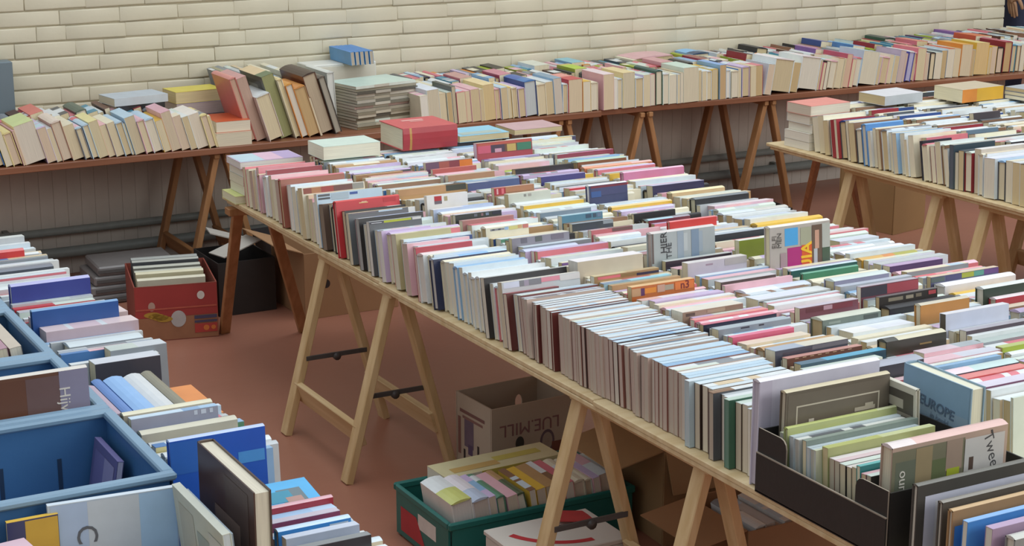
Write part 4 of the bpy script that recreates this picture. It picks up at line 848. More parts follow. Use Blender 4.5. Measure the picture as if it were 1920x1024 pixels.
# ------------------------------------------------------------------ low table with blue crates
ZL = 0.47
slab('low_table_top', [(-0.3, 2.0), (1.09, 2.0), (1.09, 4.95), (-0.3, 4.95)], ZL - .03, ZL - .0008, PINE_X, 'low table top under the blue crates', 'table')
trestle(0.8, 2.3, 2.8, ZL - .031, .15, PINE, PINE_Y, 'pale trestle under the near end of the low table with blue crates', 'trestles under the low table')
trestle(0.8, 4.1, 4.6, ZL - .031, .15, PINE, PINE_Y, 'pale trestle under the far end of the low table with blue crates', 'trestles under the low table')
CRB = bump(mat('3F6C9A', .42, .06, 9), 50, .05); CRR = mat('7F9DB4', .38, .06, 9); CRD = mat('1E3550', .6, .05)
def crate(y0, y1, label, x0=.30, x1=.882, z0=ZL + .0005, z1=.682):
    t = thing('plastic_crate', label, 'crate', T((x0 + x1) / 2, (y0 + y1) / 2, z0), 'blue plastic crates on the low table')
    hx, hy, h = (x1 - x0) / 2 - .002, (y1 - y0) / 2 - .002, z1 - z0; w = .006
    c = MB(); c.box((0, 0, .004), (2 * hx - .03, 2 * hy - .03, .008), CRB)
    i = .013
    c.box((0, -hy + i, h / 2), (2 * hx - .026, w, h - .01), CRB); c.box((0, hy - i, h / 2), (2 * hx - .026, w, h - .01), CRB)
    c.box((-hx + i, 0, h / 2), (w, 2 * hy - .03, h - .01), CRB); c.box((hx - i, 0, h / 2), (w, 2 * hy - .03, h - .01), CRB)
    for s in (-1, 1):
        for q in (-.6, -.2, .2, .6):
            c.box((hx * q, s * (hy - .006), h * .45), (.008, .012, h * .8), CRB)
    body = c.build('body', t)
    r = MB(); lip = .022
    r.box((0, -hy + lip / 2, h - .006), (2 * hx, lip, .014), CRR, None, .004); r.box((0, hy - lip / 2, h - .006), (2 * hx, lip, .014), CRR, None, .004)
    r.box((-hx + lip / 2, 0, h - .006), (lip, 2 * hy - 2 * lip, .014), CRR, None, .003); r.box((hx - lip / 2, 0, h - .006), (lip, 2 * hy - 2 * lip, .014), CRR, None, .003)
    r.build('rim', t)
    for q in (-.5, -.36, .1, .24, .62):
        g = MB(); g.box((hx * q, hy - i - w / 2 - .0006, h * .42), (.008, .001, h * .4), CRD); g.build('slot', body)  # solid dark strip on the inner wall, coloured as the shade in a slot
    g = MB(); g.box((hx - .004, -hy + .045, h - .03), (.004, .05, .022), CRD, None, .001); g.build('grip_hole_shade', body)  # no opening here: dark piece coloured as the shade inside a grip
    return t
crate(2.803, 3.205, 'empty blue plastic crate, the nearest of the blue crates')
crate(3.209, 3.598, 'blue plastic crate with a brown picture book laid across it')
crate(3.602, 4.003, 'blue plastic crate holding pink and cream books')
crate(4.007, 4.40, 'blue plastic crate farthest from the camera')
random.seed(5)
# things in and around the crates
add('crate', T(.452, 3.238, ZL + .062) @ Matrix.Rotation(R(-4), 4, 'X'), .022, .225, .40, [(1, 'D8D2C8')], '6E4A38', 'E2DAC8', True, 'large brown and gold picture book in the second blue crate, white title',
    ((0, 0, .05, .35, .97, '7A5434'), (0, .35, .05, .7, .97, '6A4432'), (0, .7, .05, .86, .97, '6E5450'), (0, .86, .02, 1, 1, '8A8498')), ((0, 'Hijv', .88, .74, .03, -90, 'D8D0C4', 0),), force=True)
add('crate', T(.82, 3.02, ZL + .01) @ RZ(R(90)) @ Matrix.Rotation(R(10), 4, 'X'), .012, .16, .15, [(1, '7E78A8')], '5E5A86', 'C8C4D8', False, 'violet-grey booklet leaning inside the empty blue crate', ((1, .1, .1, .5, .9, '6A6694'), (1, .5, .1, .9, .9, '8A86AA')), force=True)
c = MB(); bm = bmesh.new(); bmesh.ops.create_icosphere(bm, subdivisions=3, radius=.05)
for v in bm.verts: v.co = Vector((v.co.x * 1.2, v.co.y, max(-.02, v.co.z * .5))) * (1 + random.uniform(-.16, .16))
c.bm(bm, mat('C8CABE', .6, .06, 20))
tag(c.build('crumpled_paper', None, T(.62, 2.90, ZL + .05)), 'crumpled whitish paper in the empty blue crate', 'paper')
add('crate front', T(.648, 2.786, ZL + .068) @ RZ(R(-5)), .012, .135, .218, [(1, 'D2DCE4')], 'B4C4D4', 'DADCDA', False, 'pale blue book with a thin dark C standing against the nearest crate',
    ((0, .02, .02, .3, .99, 'A8BCD8'), (0, .3, .02, .7, .99, 'BCC6D0'), (0, .7, .02, .99, .99, '9EC0E0'), (0, .45, .0, .99, .12, 'B8484E')), ((0, 'C', .28, .55, .05, -90, '5A5E66', 0),), force=True)
add('crate front', T(.578, 2.778, ZL + .075), .010, .115, .085, [(1, YE)], '3A3E66', 'D2C8A4', False, 'navy and yellow booklet beside the pale blue book with the C', ((0, .35, .55, .99, .98, 'C8A040'), (0, .6, .3, .99, .55, 'C8A040')), force=True)
stack('red books before the crates', 0.50, 2.66, ZL + .0, [(.145, .13, .2, RD, 'B84A5A', dict(desc='thick raspberry book lying before the nearest crate', page='D8C0C0', spine='S')), (.03, .13, .2, [(1, 'E2D0D6')], 'D8B8C4', dict(desc='pink-white book on top of the raspberry one before the crates', spine='S', page='E0C8CC'))], .1)
stack('white book before the crates', .80, 2.665, ZL + .02, [(.06, .12, .14, W_, 'DCDCE0', dict(desc='white book lying before the nearest crate, beside the pale green album', spine='S'))], .05)
for i, (px, sp, cv) in enumerate(((.745, 'D8C8B0', 'C8B498'), (.775, 'D09A94', 'C07A76'), (.805, 'B08A98', '9A7480'), (.835, 'C8BCAC', 'A89A90'))):
    add('in the third crate', M_up('Y', 3.72, -px, ZL + .012, .026, R(8)), .026, .19, .22, [(1, sp)], cv, None, False, ('cream book in the third blue crate', 'pink book in the third blue crate', 'mauve book in the third blue crate', 'grey-beige book in the third blue crate')[i], force=True)
add('in the third crate', T(.64, 3.958, ZL + .012), .018, .20, .2, [(1, LG)], 'A8AAB0', None, False, 'pale grey book against the far wall of the third blue crate', force=True)
# row of books beside the crates, X .90 - 1.12
leanL = lambda y: R(4)
fl = filler([(4, W_), (3, LG), (3, PB), (2, SB), (1, BL), (1, GY), (1, RD)], (.014, .03), (.17, .19), (.19, .215), pages=[(3, 'DADAD4'), (2, 'D2CCBC')])
LL = dict(lo=.9, hi=1.125, base=.19)
ft = [
 F(leanL, ZL + .0008, -60, 478, 45, 464, 8, .03, [(1, 'DD7A78')], 'C83A3A', 'red book beyond the blue crates, above the dark grey ones', hard=True, **LL),
 F(leanL, ZL + .0008, -60, 451, 42, 440, 8, .03, [(1, 'D8DCD8')], LG, 'pale grey-white book, farthest beside the blue crates', **LL),
 F(leanL, ZL + .0008, -20, 510, 100, 494, 3, .05, [(1, '7A7E88')], '4A4E56', 'dark grey book beyond the two blue ones', **LL),
 F(leanL, ZL + .0008, 20, 535, 168, 513, 30, .03, [(1, 'B4B4DC')], '38428C', 'dark blue book with a lilac spine, first of the two blue ones', hard=True, page='E2E2E6', **LL),
 F(leanL, ZL + .0008, 70, 560, 150, 548, 3, .03, [(1, 'E6E2B8')], CR, 'small pale yellow-topped book between the two blue ones', lo=.92, hi=1.05, base=.18),
 F(leanL, ZL + .0008, 45, 572, 208, 548, 30, .02, [(1, '7AA0C8')], '2A5292', 'blue book, second of the two blue ones, nearer the camera', hard=True, **LL),
 F(leanL, ZL + .0008, 70, 606, 245, 578, 4, .085, [(.3, 'DCC8C8'), (.34, W_), (.66, 'DCC4C8'), (.7, W_), (1, 'E0CCCC')], 'C8B4B4', 'broad pinkish volume with white bands, the farther of two', page='D8C8C4', **LL),
 F(leanL, ZL + .0008, 85, 622, 270, 600, 4, .06, [(.25, 'DCC8C8'), (.3, W_), (.6, 'DCC4C8'), (.66, W_), (1, 'E0CCCC')], 'C0A8AC', 'broad pinkish volume with white bands, the nearer of two', page='D8C8C4', **LL),
 F(leanL, ZL + .0008, 130, 648, 268, 622, 3, .06, [(1, 'CCD6DA')], GY, 'broad pale grey-blue volume', **LL),
 F(leanL, ZL + .0008, 215, 657, 290, 640, 3, .05, [(.5, 'C4CEC8'), (1, 'CCD2D8')], GY, 'pale grey-green volume at the outer edge', lo=1.0, hi=1.125, base=.19),
 F(leanL, ZL + .0008, 235, 675, 300, 662, 2, .05, [(1, 'D2D6DE')], '3E3E48', 'dark-sided volume with a pale spine at the outer edge', lo=.905, hi=1.095, base=.19),
]
run_row('row beside the far crates', 'X', .905, ZL + .0008, 4.75, 3.62, leanL, lambda y: fl, ft, jit=.003)
lp = lambda x: R(6)
for xp, w, sp, cv, d, L in ((.905, .022, 'B8A4B4', 'A08C9C', 'mauve-grey book, spine towards the wall, beside the second crate', .2), (.93, .02, '5E86C4', '4A72B0', 'blue book next to the sky-blue one', .235), (.955, .04, '8FB8E6', '7AA8DC', 'thick sky-blue book beside the second crate', .235),
                            (.998, .036, 'D4D8DA', 'C8CCD0', 'thick whitish book beside the sky-blue one', .235), (1.037, .022, '8A8674', '6E6A5C', 'olive-grey book at the outer side of the whitish one', .24)):
    add('group beside the second crate', M_up('Y', 3.235, -xp, ZL, w, R(5)), w, .185, L, [(1, sp)], cv, 'A8ACA8', True, d, force=True)
stack('orange book', 1.088, 3.33, ZL + .125, [(.03, .05, .2, OR, 'DE8A48', dict(desc='orange book lying at the outer edge beside the olive-grey one', spine='N', da=0))], R(90))
stack('orange book', 1.088, 3.33, ZL + .0008, [(.123, .05, .2, LG, 'A8A8A0', dict(spine='N', da=0, dx=0, dy=0))], R(90))
LL2 = dict(lo=.895, hi=1.13, base=.19)
ft = [
 F(leanL, ZL + .0008, 215, 761, 380, 733, 10, .024, [(1, 'DDD8BE')], 'B4AA94', 'beige book, farthest of those beside the nearest crate', **LL2),
 F(leanL, ZL + .0008, 235, 775, 400, 745, 3, .016, [(1, 'CCD8E4')], LB, 'thin pale blue book', **LL2),
 F(leanL, ZL + .0008, 245, 787, 408, 756, 16, .020, [(.6, 'C8DCEC'), (.8, '8EB0D4'), (1, 'A8C8E4')], '9A9AA8', 'pale blue-spined book with a grey cover and white upright lettering', deco=((0, .72, .4, .76, .9, 'C4C8D2'), (0, .8, .4, .86, .9, 'C4C8D2'), (0, .9, .4, .94, .9, 'C4C8D2')), **LL2),
 F(leanL, ZL + .0008, 265, 812, 445, 780, 8, .030, [(1, 'CCC8B4')], 'B0AA98', 'rounded beige-grey book just beyond the large blue one', hard=True, **LL2),
 F(leanL, ZL + .0008, 275, 834, 496, 789, 60, .018, [(1, 'B8C8E8')], '2458B8', 'large royal blue book standing above its neighbours beside the nearest crate', hard=True, page='C8D4E4', base=.195, lo=.895, hi=1.13, deco=((0, .0, .0, .35, .96, '2A62B4'), (0, .7, .0, .98, .35, '4A90D0'))),
]
run_row('row beside the nearest crate', 'X', .905, ZL + .0008, 3.19, 3.0, leanL, lambda y: fl, ft, jit=.003)
add('front', T(1.045, 2.83, .612) @ Matrix.Rotation(R(8), 4, 'X') @ M_flat(0, -.058, 0, .014, .10, .15, 0, 'S'), .014, .10, .15, [(1, 'A8D0EC')], '58AEE0', 'D8E2E8', False, 'sky-blue picture book lying before the large royal blue one', ((1, .15, .3, .45, .8, '6A7A80'), (1, .3, .35, .6, .75, '3E8EA8'), (1, .2, .6, .4, .85, 'B08A80')), force=True)
add('front', T(1.045, 2.80, ZL + .0002) @ M_flat(0, -.035, 0, .128, .065, .15, 0, 'S'), .128, .065, .15, [(1, LG)], 'A8B4BC', None, False, 'grey volume under the sky-blue picture book', force=True)
add('front', M_page_up(.908, 2.505, ZL, 0), .030, .275, .275, [(1, '5A4A40')], '4A342C', 'D8D0BC', True, 'tall dark brown book standing upright, page edges on top, near the camera', ((0, .3, .1, .95, .5, '4E3E38'), (0, .35, .25, .7, .7, '7A665C'), (0, .05, .6, .5, .96, '6A3E30')), force=True)
add('front', M_up('Y', 2.505, -.872, ZL, .014, R(5)), .014, .215, .25, [(1, 'CCCEC0')], 'B4B8A8', 'C4CCD0', False, 'pale green-grey album leaning in front of the tall brown book', ((1, .1, .2, .4, .9, 'A8A898'), (1, .45, .1, .7, .8, '8E9A92'), (1, .7, .2, .95, .9, 'B4B8B0')), force=True)
add('front', M_up('Y', 2.525, -.888, ZL, .008, R(5)), .008, .205, .22, [(1, 'A8B8C4')], '8EA0B0', 'C4CCD0', False, 'thin blue-grey booklet between the pale album and the tall brown book', force=True)
LL3 = dict(lo=.965, hi=1.13, base=.16)
ft = [
 F(leanL, ZL + .0008, 480, 938, 605, 899, 14, .016, [(1, 'D8A8B0')], '9A2C38', 'red book, farthest of the row at the bottom', hard=True, **LL3),
 F(leanL, ZL + .0008, 480, 950, 607, 925, 2, .03, [(1, 'CCD4D8')], LG, 'pale grey spine just nearer than the red book', **LL3),
 F(leanL, ZL + .0008, 480, 975, 625, 938, 3, .026, [(.7, 'A8CCEC'), (1, 'BCD8F0')], SB, 'light blue spine in the row at the bottom', **LL3),
 F(leanL, ZL + .0008, 485, 985, 635, 953, 6, .02, [(1, 'C8C0CC')], '7A3A58', 'plum-sided book with a pale spine', **LL3),
 F(leanL, ZL + .0008, 482, 1003, 655, 963, 22, .02, [(1, 'C4DCF4')], '3E88CC', 'bright blue book with a white label', hard=True, deco=((0, .7, .4, .96, .8, 'B8C8D4'),), **LL3),
 F(leanL, ZL + .0008, 485, 1022, 664, 985, 20, .02, [(1, 'C8D0E0')], 'A8B2C4', 'pale grey-blue book, nearest of the row at the bottom', **LL3),
 F(leanL, ZL + .0008, 490, 1045, 668, 1008, 20, .018, [(1, '8A8E90')], BK, 'black book at the lower edge of the photo', **LL3),
]
fl2 = filler([(4, W_), (3, LG), (3, PB), (2, SB), (1, BL), (1, 'A05068')], (.014, .026), (.15, .16), (.145, .155), pages=[(3, 'DADAD4'), (2, 'D2CCBC')])
run_row('row at the bottom', 'X', .968, ZL + .0008, 2.70, 2.3, leanL, lambda y: fl2, ft, jit=.003)

# ------------------------------------------------------------------ black carton with tall books on the long table
BLK = bump(mat('2A2826', .5, .08, 15), 60, .05); BRIM = mat('9A8E7E', .6)
bx0, bx1, by0, by1 = 1.893, 2.22, 2.135, 2.50
t = thing('black_carton', 'black cardboard box of tall picture books at the near end of the long table', 'box', T(bx0, by0, TZ + .0005))
dx, dy = bx1 - bx0, by1 - by0
c = MB(); c.box((dx / 2, dy / 2, .002), (dx, dy, .004), BLK); c.build('base', t)
c = MB(); c.box((.0015, dy / 2, .0395), (.003, dy, .075), BLK)
c.box((.0015, dy / 2, .078), (.0034, dy, .002), BRIM); c.build('low_side_panel', t)
def tab(y0, y1, name, rnd):
    c = MB(); pts = [(y0, 0), (y1, 0), (y1, .122)] if rnd > 0 else [(y0, 0), (y1, 0)]
    prof = []
    r = .018
    if rnd > 0:   # rounded at the low-y side
        prof = [(y0, .0), (y1, .0), (y1, .122), (y0 + r, .122)] + [(y0 + r - r * math.sin(a), .122 - r + r * math.cos(a)) for a in (R(30), R(60), R(90))]
    else:
        prof = [(y0, .0), (y1, .0)] + [(y1 - r + r * math.cos(a), .122 - r + r * math.sin(a)) for a in (0, R(30), R(60), R(90))] + [(y0, .122)]
    for x in (.0035, .0065): c.face([(x, y, z + .004) for y, z in (prof if x > .005 else list(reversed(prof)))], BLK)
    n = len(prof)
    for i in range(n):
        (ya, za), (yb, zb) = prof[i], prof[(i + 1) % n]
        c.face([(.0035, ya, za + .004), (.0065, ya, za + .004), (.0065, yb, zb + .004), (.0035, yb, zb + .004)], BRIM)
    return c.build(name, t, recalc=True)
tab(dy - .085, dy - .001, 'corner_tab', 1); tab(.001, .085, 'corner_tab', -1)
c = MB(); c.box((dx / 2, .0015, .063), (dx - .016, .003, .118), BLK); c.build('end_panel', t)
c = MB(); c.box((dx / 2, dy - .0015, .063), (dx - .016, .003, .118), BLK); c.build('end_panel', t)
c = MB(); c.box((dx - .0015, dy / 2, .063), (.003, dy, .118), BLK); c.build('side_panel', t)
NB = 'in the black carton'
zb = TZ + .0055
add(NB, T(1.905, 2.512, ZB) , .022, .212, .285, [(1, 'E2E0E6')], 'D6D4E2', 'C4BEC8', True, 'tall white book standing just behind the black box', ((0, .0, .0, .1, 1, 'C8C4D4'),), force=True)
add(NB, T(1.925, 2.458, zb), .018, .198, .245, [(1, 'C8BC9C')], '6A6054', 'D2C8B0', True, 'khaki-brown book with a thin white frame on its cover, in the black box',
    ((0, .02, .0, .98, .97, '6E6458'), (0, .1, .12, .112, .85, 'C4BAA8'), (0, .1, .835, .9, .85, 'C4BAA8'), (0, .888, .12, .9, .85, 'C4BAA8'), (0, .22, .6, .27, .70, 'C8BEB0'), (0, .66, .68, .86, .72, 'B4AA9A'), (0, .76, .72, .84, .75, 'B4AA9A')), force=True)
gb = filler([(3, 'C8CCB0'), (2, 'B8C4C8'), (2, 'D2D4CC'), (1, 'C4C88A')], (.007, .012), (.118, .126), (.25, .265), pages=[(2, 'C4C8C4'), (1, 'B8B4A8')], same=.8)
ft = [dict(u=2.44, fx=1.915, L=.265, T=.012, W=.136, a=R(4), spine=[(.8, 'BCC47A'), (1, 'C8CCA0')], cover='B4BA80', desc='tall yellow-green picture book in the black box, behind the others', hard=True),
      dict(u=2.385, fx=1.915, L=.262, T=.012, W=.128, a=R(4), spine=[(1, '8A968C')], cover='7A867E', desc='grey-green picture book in the black box'),
      dict(u=2.34, fx=1.925, L=.25, T=.016, W=.128, a=R(4), spine=[(.5, 'B4B870'), (1, 'C8CC9A')], cover='A8AC74', desc='olive-yellow picture book in the black box')]
run_row(NB, 'X', 1.915, zb, 2.452, 2.325, lambda y: R(4), lambda y: gb, ft, jit=.004)
gb2 = filler([(3, 'DCD2CC'), (2, 'E2DADC'), (1, 'D8C0C4'), (1, 'C8C4B4'), (1, MT)], (.012, .018), (.112, .12), (.19, .21), pages=[(2, 'D2C4A4'), (1, 'C4B8A0')], cover=[(2, '3A3632'), (1, '7A4A3E'), (1, 'C8B89A')])
ft = [dict(u=2.245, fx=1.925, L=.2, T=.010, W=.124, a=R(4), spine=[(1, '6AB8B4')], cover='3A9A96', desc='turquoise book in the black box'),
      dict(u=2.232, fx=1.925, L=.2, T=.012, W=.114, a=R(4), spine=[(1, 'E2B8BC')], cover='C88A90', desc='pink book in front of the turquoise one in the black box')]
run_row(NB, 'X', 1.925, zb, 2.322, 2.205, lambda y: R(4), lambda y: gb2, ft, jit=.004)
add(NB, T(1.925, 2.163, zb), .030, .188, .262, [(.2, 'E2D6D4'), (1, 'DCB8B0')], 'B8A090', 'DCD2B8', True, 'book with a garden photograph and handwritten title, standing high in the black box', (
    (0, .0, .0, .62, .96, '7A7862'), (0, .03, .45, .2, .85, '6A7060'), (0, .2, .5, .34, .95, '9A8A6A'), (0, .34, .4, .46, .8, '66704E'), (0, .46, .66, .6, .96, 'A08C7C'), (0, .28, .3, .4, .6, '5A6448'), (0, .47, .35, .58, .68, 'A8B43A'), (0, .62, .0, .97, .94, 'C8C6C2'), (0, .66, .62, .7, .75, '5A4A42')),
    ((0, 'Twee!', .86, .74, .031, -72, '4A4A4C', 0), (0, 'Juno', .08, .62, .026, 90, 'D8D4C8', 0)), force=True)
add(NB, T(1.945, 2.192, zb), .009, .17, .235, [(1, '5E7A74')], '4E6A64', None, False, 'thin dark green booklet just behind the one with the garden photograph', force=True)
def perp(x, y0, L, Wd, Tk, z0, spine, cover, page, desc, deco=(), text=(), hard=True, a=0.0):
    add(NB, M_up('Y', y0, -x, z0, Tk, a), Tk, Wd, L, spine, cover, page, hard, desc, deco, text, force=True)
slabz = TZ
add(NB, M_page_up(2.228, 2.30, ZB, 0), .034, .19, .205, [(1, '7A94A8')], '8AA6BA', 'DEDCC6', True, 'blue hardback with faint dark lettering standing upright beside the black box', ((0, .7, .02, .99, .99, '86A6BE'), (0, .4, .02, .7, .99, '92AABC'), (0, .02, .02, .4, .99, 'A4B0B8'), (0, .02, .8, .2, .98, '5A4438')), ((0, 'EUROPE', .70, .47, .027, -96, '5A6E84', 1), (0, 'in beeld', .60, .42, .016, -96, '7C8EA0', 0)), force=True)
perp(2.180, 2.385, .115, .185, .010, zb, [(1, 'D8D4C4')], 'CAC4B4', 'DAD4C4', 'cream booklet with a dark label, in front of the blue hardback', ((1, .06, .62, .94, .93, '5A544C'), (1, .12, .74, .7, .84, 'B8B0A0'), (1, .5, .66, .9, .7, '9A9284')), (), False, a=R(3))
# framed and tall books at the near right end of the table
NF = 'near end of the long table'
for (x, y, L, Wd, Tk, sp, cv, d, dc, hd) in (
    (1.915, 2.085, .285, .152, .014, '6A6860', '4E4C48', 'wide dark grey-framed book with a white inner panel, near the lower corner', ((0, .06, .05, .97, .86, 'C8CCDC'), (0, .14, .05, .97, .78, 'D2D4DA')), True),
    (1.925, 2.035, .28, .138, .012, '8A857C', '5A5650', 'charcoal book behind the tan-edged one, near the lower corner', (), True),
    (1.915, 2.000, .26, .138, .012, 'C4A478', 'A8865E', 'tan-edged book near the lower corner', ((0, .02, .1, .98, .8, '4A86C4'),), True),
    (1.915, 1.965, .25, .13, .012, '88B4E4', '4A8AD0', 'bright blue book near the lower corner', (), False),
    (1.93, 1.925, .22, .13, .016, 'B8A0BC', 'A890A8', 'mauve-edged book near the lower corner', (), False),
    (1.945, 1.89, .2, .125, .022, 'C8C8C0', '8A8C8C', 'grey book with cream page ends near the lower corner', (), True)):
    add(NF, T(x, y, TZ), Tk, Wd, L, [(1, sp)], cv, 'DCD8C8', hd, d, dc, force=True)

# ------------------------------------------------------------------ cartons and crates on the floor
def holed(c, w, h, hole, m, M, th=.004):
    """rectangular panel w x h (x along, z up) with an oval hole (u, v, ru, rv)"""
    u, v, ru, rv = hole; n = 28; O = []; I = []
    for k in range(n):
        a = 2 * math.pi * (k + .5) / n; ca, sa = math.cos(a), math.sin(a)
        tx = ((w - u) if ca > 0 else u) / max(abs(ca), 1e-6); tz = ((h - v) if sa > 0 else v) / max(abs(sa), 1e-6); t_ = min(tx, tz)
        O.append((u + ca * t_, v + sa * t_)); I.append((u + ca * ru, v + sa * rv))
    cor = [(w, h), (0, h), (0, 0), (w, 0)]
    O2 = []
    for cx, cz in cor:                            # snap the closest outer sample to each corner
        k = min(range(n), key=lambda q: (O[q][0] - cx) ** 2 + (O[q][1] - cz) ** 2); O[k] = (cx, cz)
    vs = [(x, y, z) for y in (-th / 2, th / 2) for L_ in (O, I) for x, z in L_]
    fs = []
    for k in range(n):
        j = (k + 1) % n
        fs += [(k, j, n + j, n + k), (3 * n + k, 3 * n + j, 2 * n + j, 2 * n + k), (n + k, n + j, 3 * n + j, 3 * n + k), (2 * n + k, 2 * n + j, j, k)]
    c.mesh(vs, fs, m, M)
def carton(label, cx, cy, rot, w, d, h, m, inner, name='cardboard_box', hole_front=None, hole_back=None, z0=.0008, cat='box', group=None, flaps=()):
    t = thing(name, label, cat, T(cx, cy, z0) @ RZ(R(rot)), group)
    def panel(nm, ww, hole, M):
        c = MB()
        if hole: holed(c, ww, h, hole, m, M)
        else: c.box((ww / 2, 0, h / 2), (ww, .004, h), m, M)
        return c.build(nm, t, recalc=bool(hole))
    panel('front_panel', w, hole_front, T(-w / 2, -d / 2, 0)); panel('back_panel', w, hole_back, T(-w / 2, d / 2, 0))
    panel('side_panel', d - .008, None, T(-w / 2 + .002, -d / 2 + .004, 0) @ RZ(R(90))); panel('side_panel', d - .008, None, T(w / 2 - .002, -d / 2 + .004, 0) @ RZ(R(90)))
    c = MB(); c.box((0, 0, .003), (w - .01, d - .01, .004), inner); c.build('bottom', t)
    for (side, ang, ln) in flaps:
        c = MB(); a = R(ang)
        ww = w if side in 'FB' else d
        c.box((0, ln / 2, 0), (ww - .006, ln, .003), m)
        Mx = {'F': T(0, -d / 2, h + .002) @ RZ(math.pi), 'B': T(0, d / 2, h + .002), 'L': T(-w / 2, 0, h + .002) @ RZ(R(90)), 'R': T(w / 2, 0, h + .002) @ RZ(R(-90))}[side]
        c.build('flap', t, Mx @ Matrix.Rotation(a, 4, 'X'))
    return t
KRAFT = bump(mat('A07A56', .7, .08, 8), 40, .05); KRAFT2 = bump(mat('A88860', .7, .08, 8), 40, .05); WCARD = bump(mat('B8A894', .65, .08, 8), 40, .05); DKIN = mat('6A4A38', .8, .08, 8)
def patches(t, y, items, name='print', side=None):
    c = MB()
    for (u0, v0, u1, v1, h) in items: c.face([(u0, y, v0), (u1, y, v0), (u1, y, v1), (u0, y, v1)], mat(h, .6, .12, 30))
    return c.build(name, t)
def disc(c, x, y, z, rx, rz, m, n=20): c.face([(x + rx * math.cos(2 * math.pi * k / n), y, z + rz * math.sin(2 * math.pi * k / n)) for k in range(n)], m)
# printed carton standing upside down
t = carton('whitish carton with upside-down maroon print, open and empty, beside a pine trestle', 2.272, 4.115, 3, .27, .19, .218, WCARD, DKIN, hole_back=(.205, .15, .012, .022))
lettering('LUE.MILL', .05, mat('86605E', .7), t, T(-.012, -.0976, .150) @ RZ(0) @ Matrix.Rotation(R(90), 4, 'X') @ Matrix.Rotation(R(180), 4, 'Z'), 'printed_title')
c = MB(); disc(c, -.045, -.0975, .105, .014, .02, mat('3A3A34', .7)); c.build('dark_spot', t)
c = MB(); disc(c, .045, -.0972, .095, .024, .034, mat('6A5860', .7)); disc(c, .045, -.0975, .095, .017, .026, mat('A89A8A', .7)); c.build('round_emblem', t)
patches(t, -.0975, [(-.11, .035, .04, .042, '5A4664'), (-.11, .048, .0, .058, '6E5A76'), (.06, .05, .10, .09, '7A4A3A')], 'print_band')
c = MB()
for (y0, z0, y1, z1, h) in ((-.05, .07, .0, .15, '6E5E6C'), (-.03, .05, -.005, .08, '5A4A66'), (-.075, .165, .06, .175, '7E5A54'), (-.06, .15, .05, .158, '8A665E'), (.02, .055, .03, .09, '2A2422'), (-.055, .03, -.045, .06, '2A2422'), (-.085, .04, -.07, .15, '8A625A')):
    c.face([(-.1355, -y0, z0), (-.1355, -y1, z0), (-.1355, -y1, z1), (-.1355, -y0, z1)], mat(h, .6))
c.build('side_print', t)
# red fruit box with books
rot = -12
t = carton('red and brown printed fruit box full of pale albums, under the wall table', 1.868, 5.925, rot, .285, .35, .198, bump(mat('8E4436', .65, .12, 9), 40, .05), DKIN)
c = MB(); c.face([(-.141, -.1775, .085), (.141, -.1775, .085), (.141, -.1775, .196), (-.141, -.1775, .196)], mat('A03A36', .6, .12, 9))
disc(c, .085, -.1782, .155, .013, .015, mat('DDD6CC', .6)); disc(c, .005, -.1782, .075, .026, .03, mat('B8B4B0', .6)); disc(c, -.085, -.1782, .125, .012, .016, mat('B89888', .6))
for q in range(4): disc(c, -.085 + .014 * q, -.1784, .095 - .006 * q, .028, .010, mat('B08A34', .6))
for (u0, v0, u1, v1, h) in ((-.141, .002, .141, .084, '9A6A4C'),): c.face([(u0, -.1773, v0), (u1, -.1773, v0), (u1, -.1773, v1), (u0, -.1773, v1)], mat(h, .6))
for (u0, v0, u1, v1, h) in ((.06, .07, .138, .082, '4A4660'), (.06, .056, .138, .064, '4A4660'), (.06, .02, .138, .052, 'B04038'), (-.14, .112, .138, .118, 'B85A48')): c.face([(u0, -.1786, v0), (u1, -.1786, v0), (u1, -.1786, v1), (u0, -.1786, v1)], mat(h, .6))
disc(c, .10, -.179, .036, .010, .010, mat('D2783A', .6)); disc(c, .125, -.179, .036, .008, .008, mat('D2783A', .6)); c.build('printed_front', t)
bz = T(1.868, 5.925, .007) @ RZ(R(rot))
for i, (y, w, cv, sp, d, hh) in enumerate(((.10, .03, '6A6E70', 'A8AAA4', 'dark album with a grey spine at the back of the red fruit box', .225), (.06, .028, '4A4C50', 'B4B4AA', 'dark album, second from the back of the red fruit box', .225), (.015, .03, '8A8A80', 'C0C0B2', 'grey album in the middle of the red fruit box', .215),
                                   (-.03, .026, '7A7A72', 'C8C8B8', 'grey-white album, second from the front of the red fruit box', .21), (-.075, .03, 'C8C0A0', 'DDD6B8', 'cream album with a pale spine in the red fruit box', .215), (-.125, .03, 'D2CCB4', 'E2DCC4', 'cream album nearest the front of the red fruit box', .205))):
    add('in the red fruit box', bz @ T(-.125, y, 0), w, hh, .235, [(1, sp)], cv, None, True, d, force=True)
# big brown box
t = carton('large brown cardboard box with a dark hand hole, under the long table', 2.50, 5.925, 0, .37, .32, .245, KRAFT, DKIN, flaps=(('L', 20, .12),))
c = MB(); disc(c, -.10, -.1625, .125, .014, .016, mat('2E2420', .8)); c.build('hand_hole_shade', t)  # flat dark disc on the panel, painted as the shade inside a hand hole
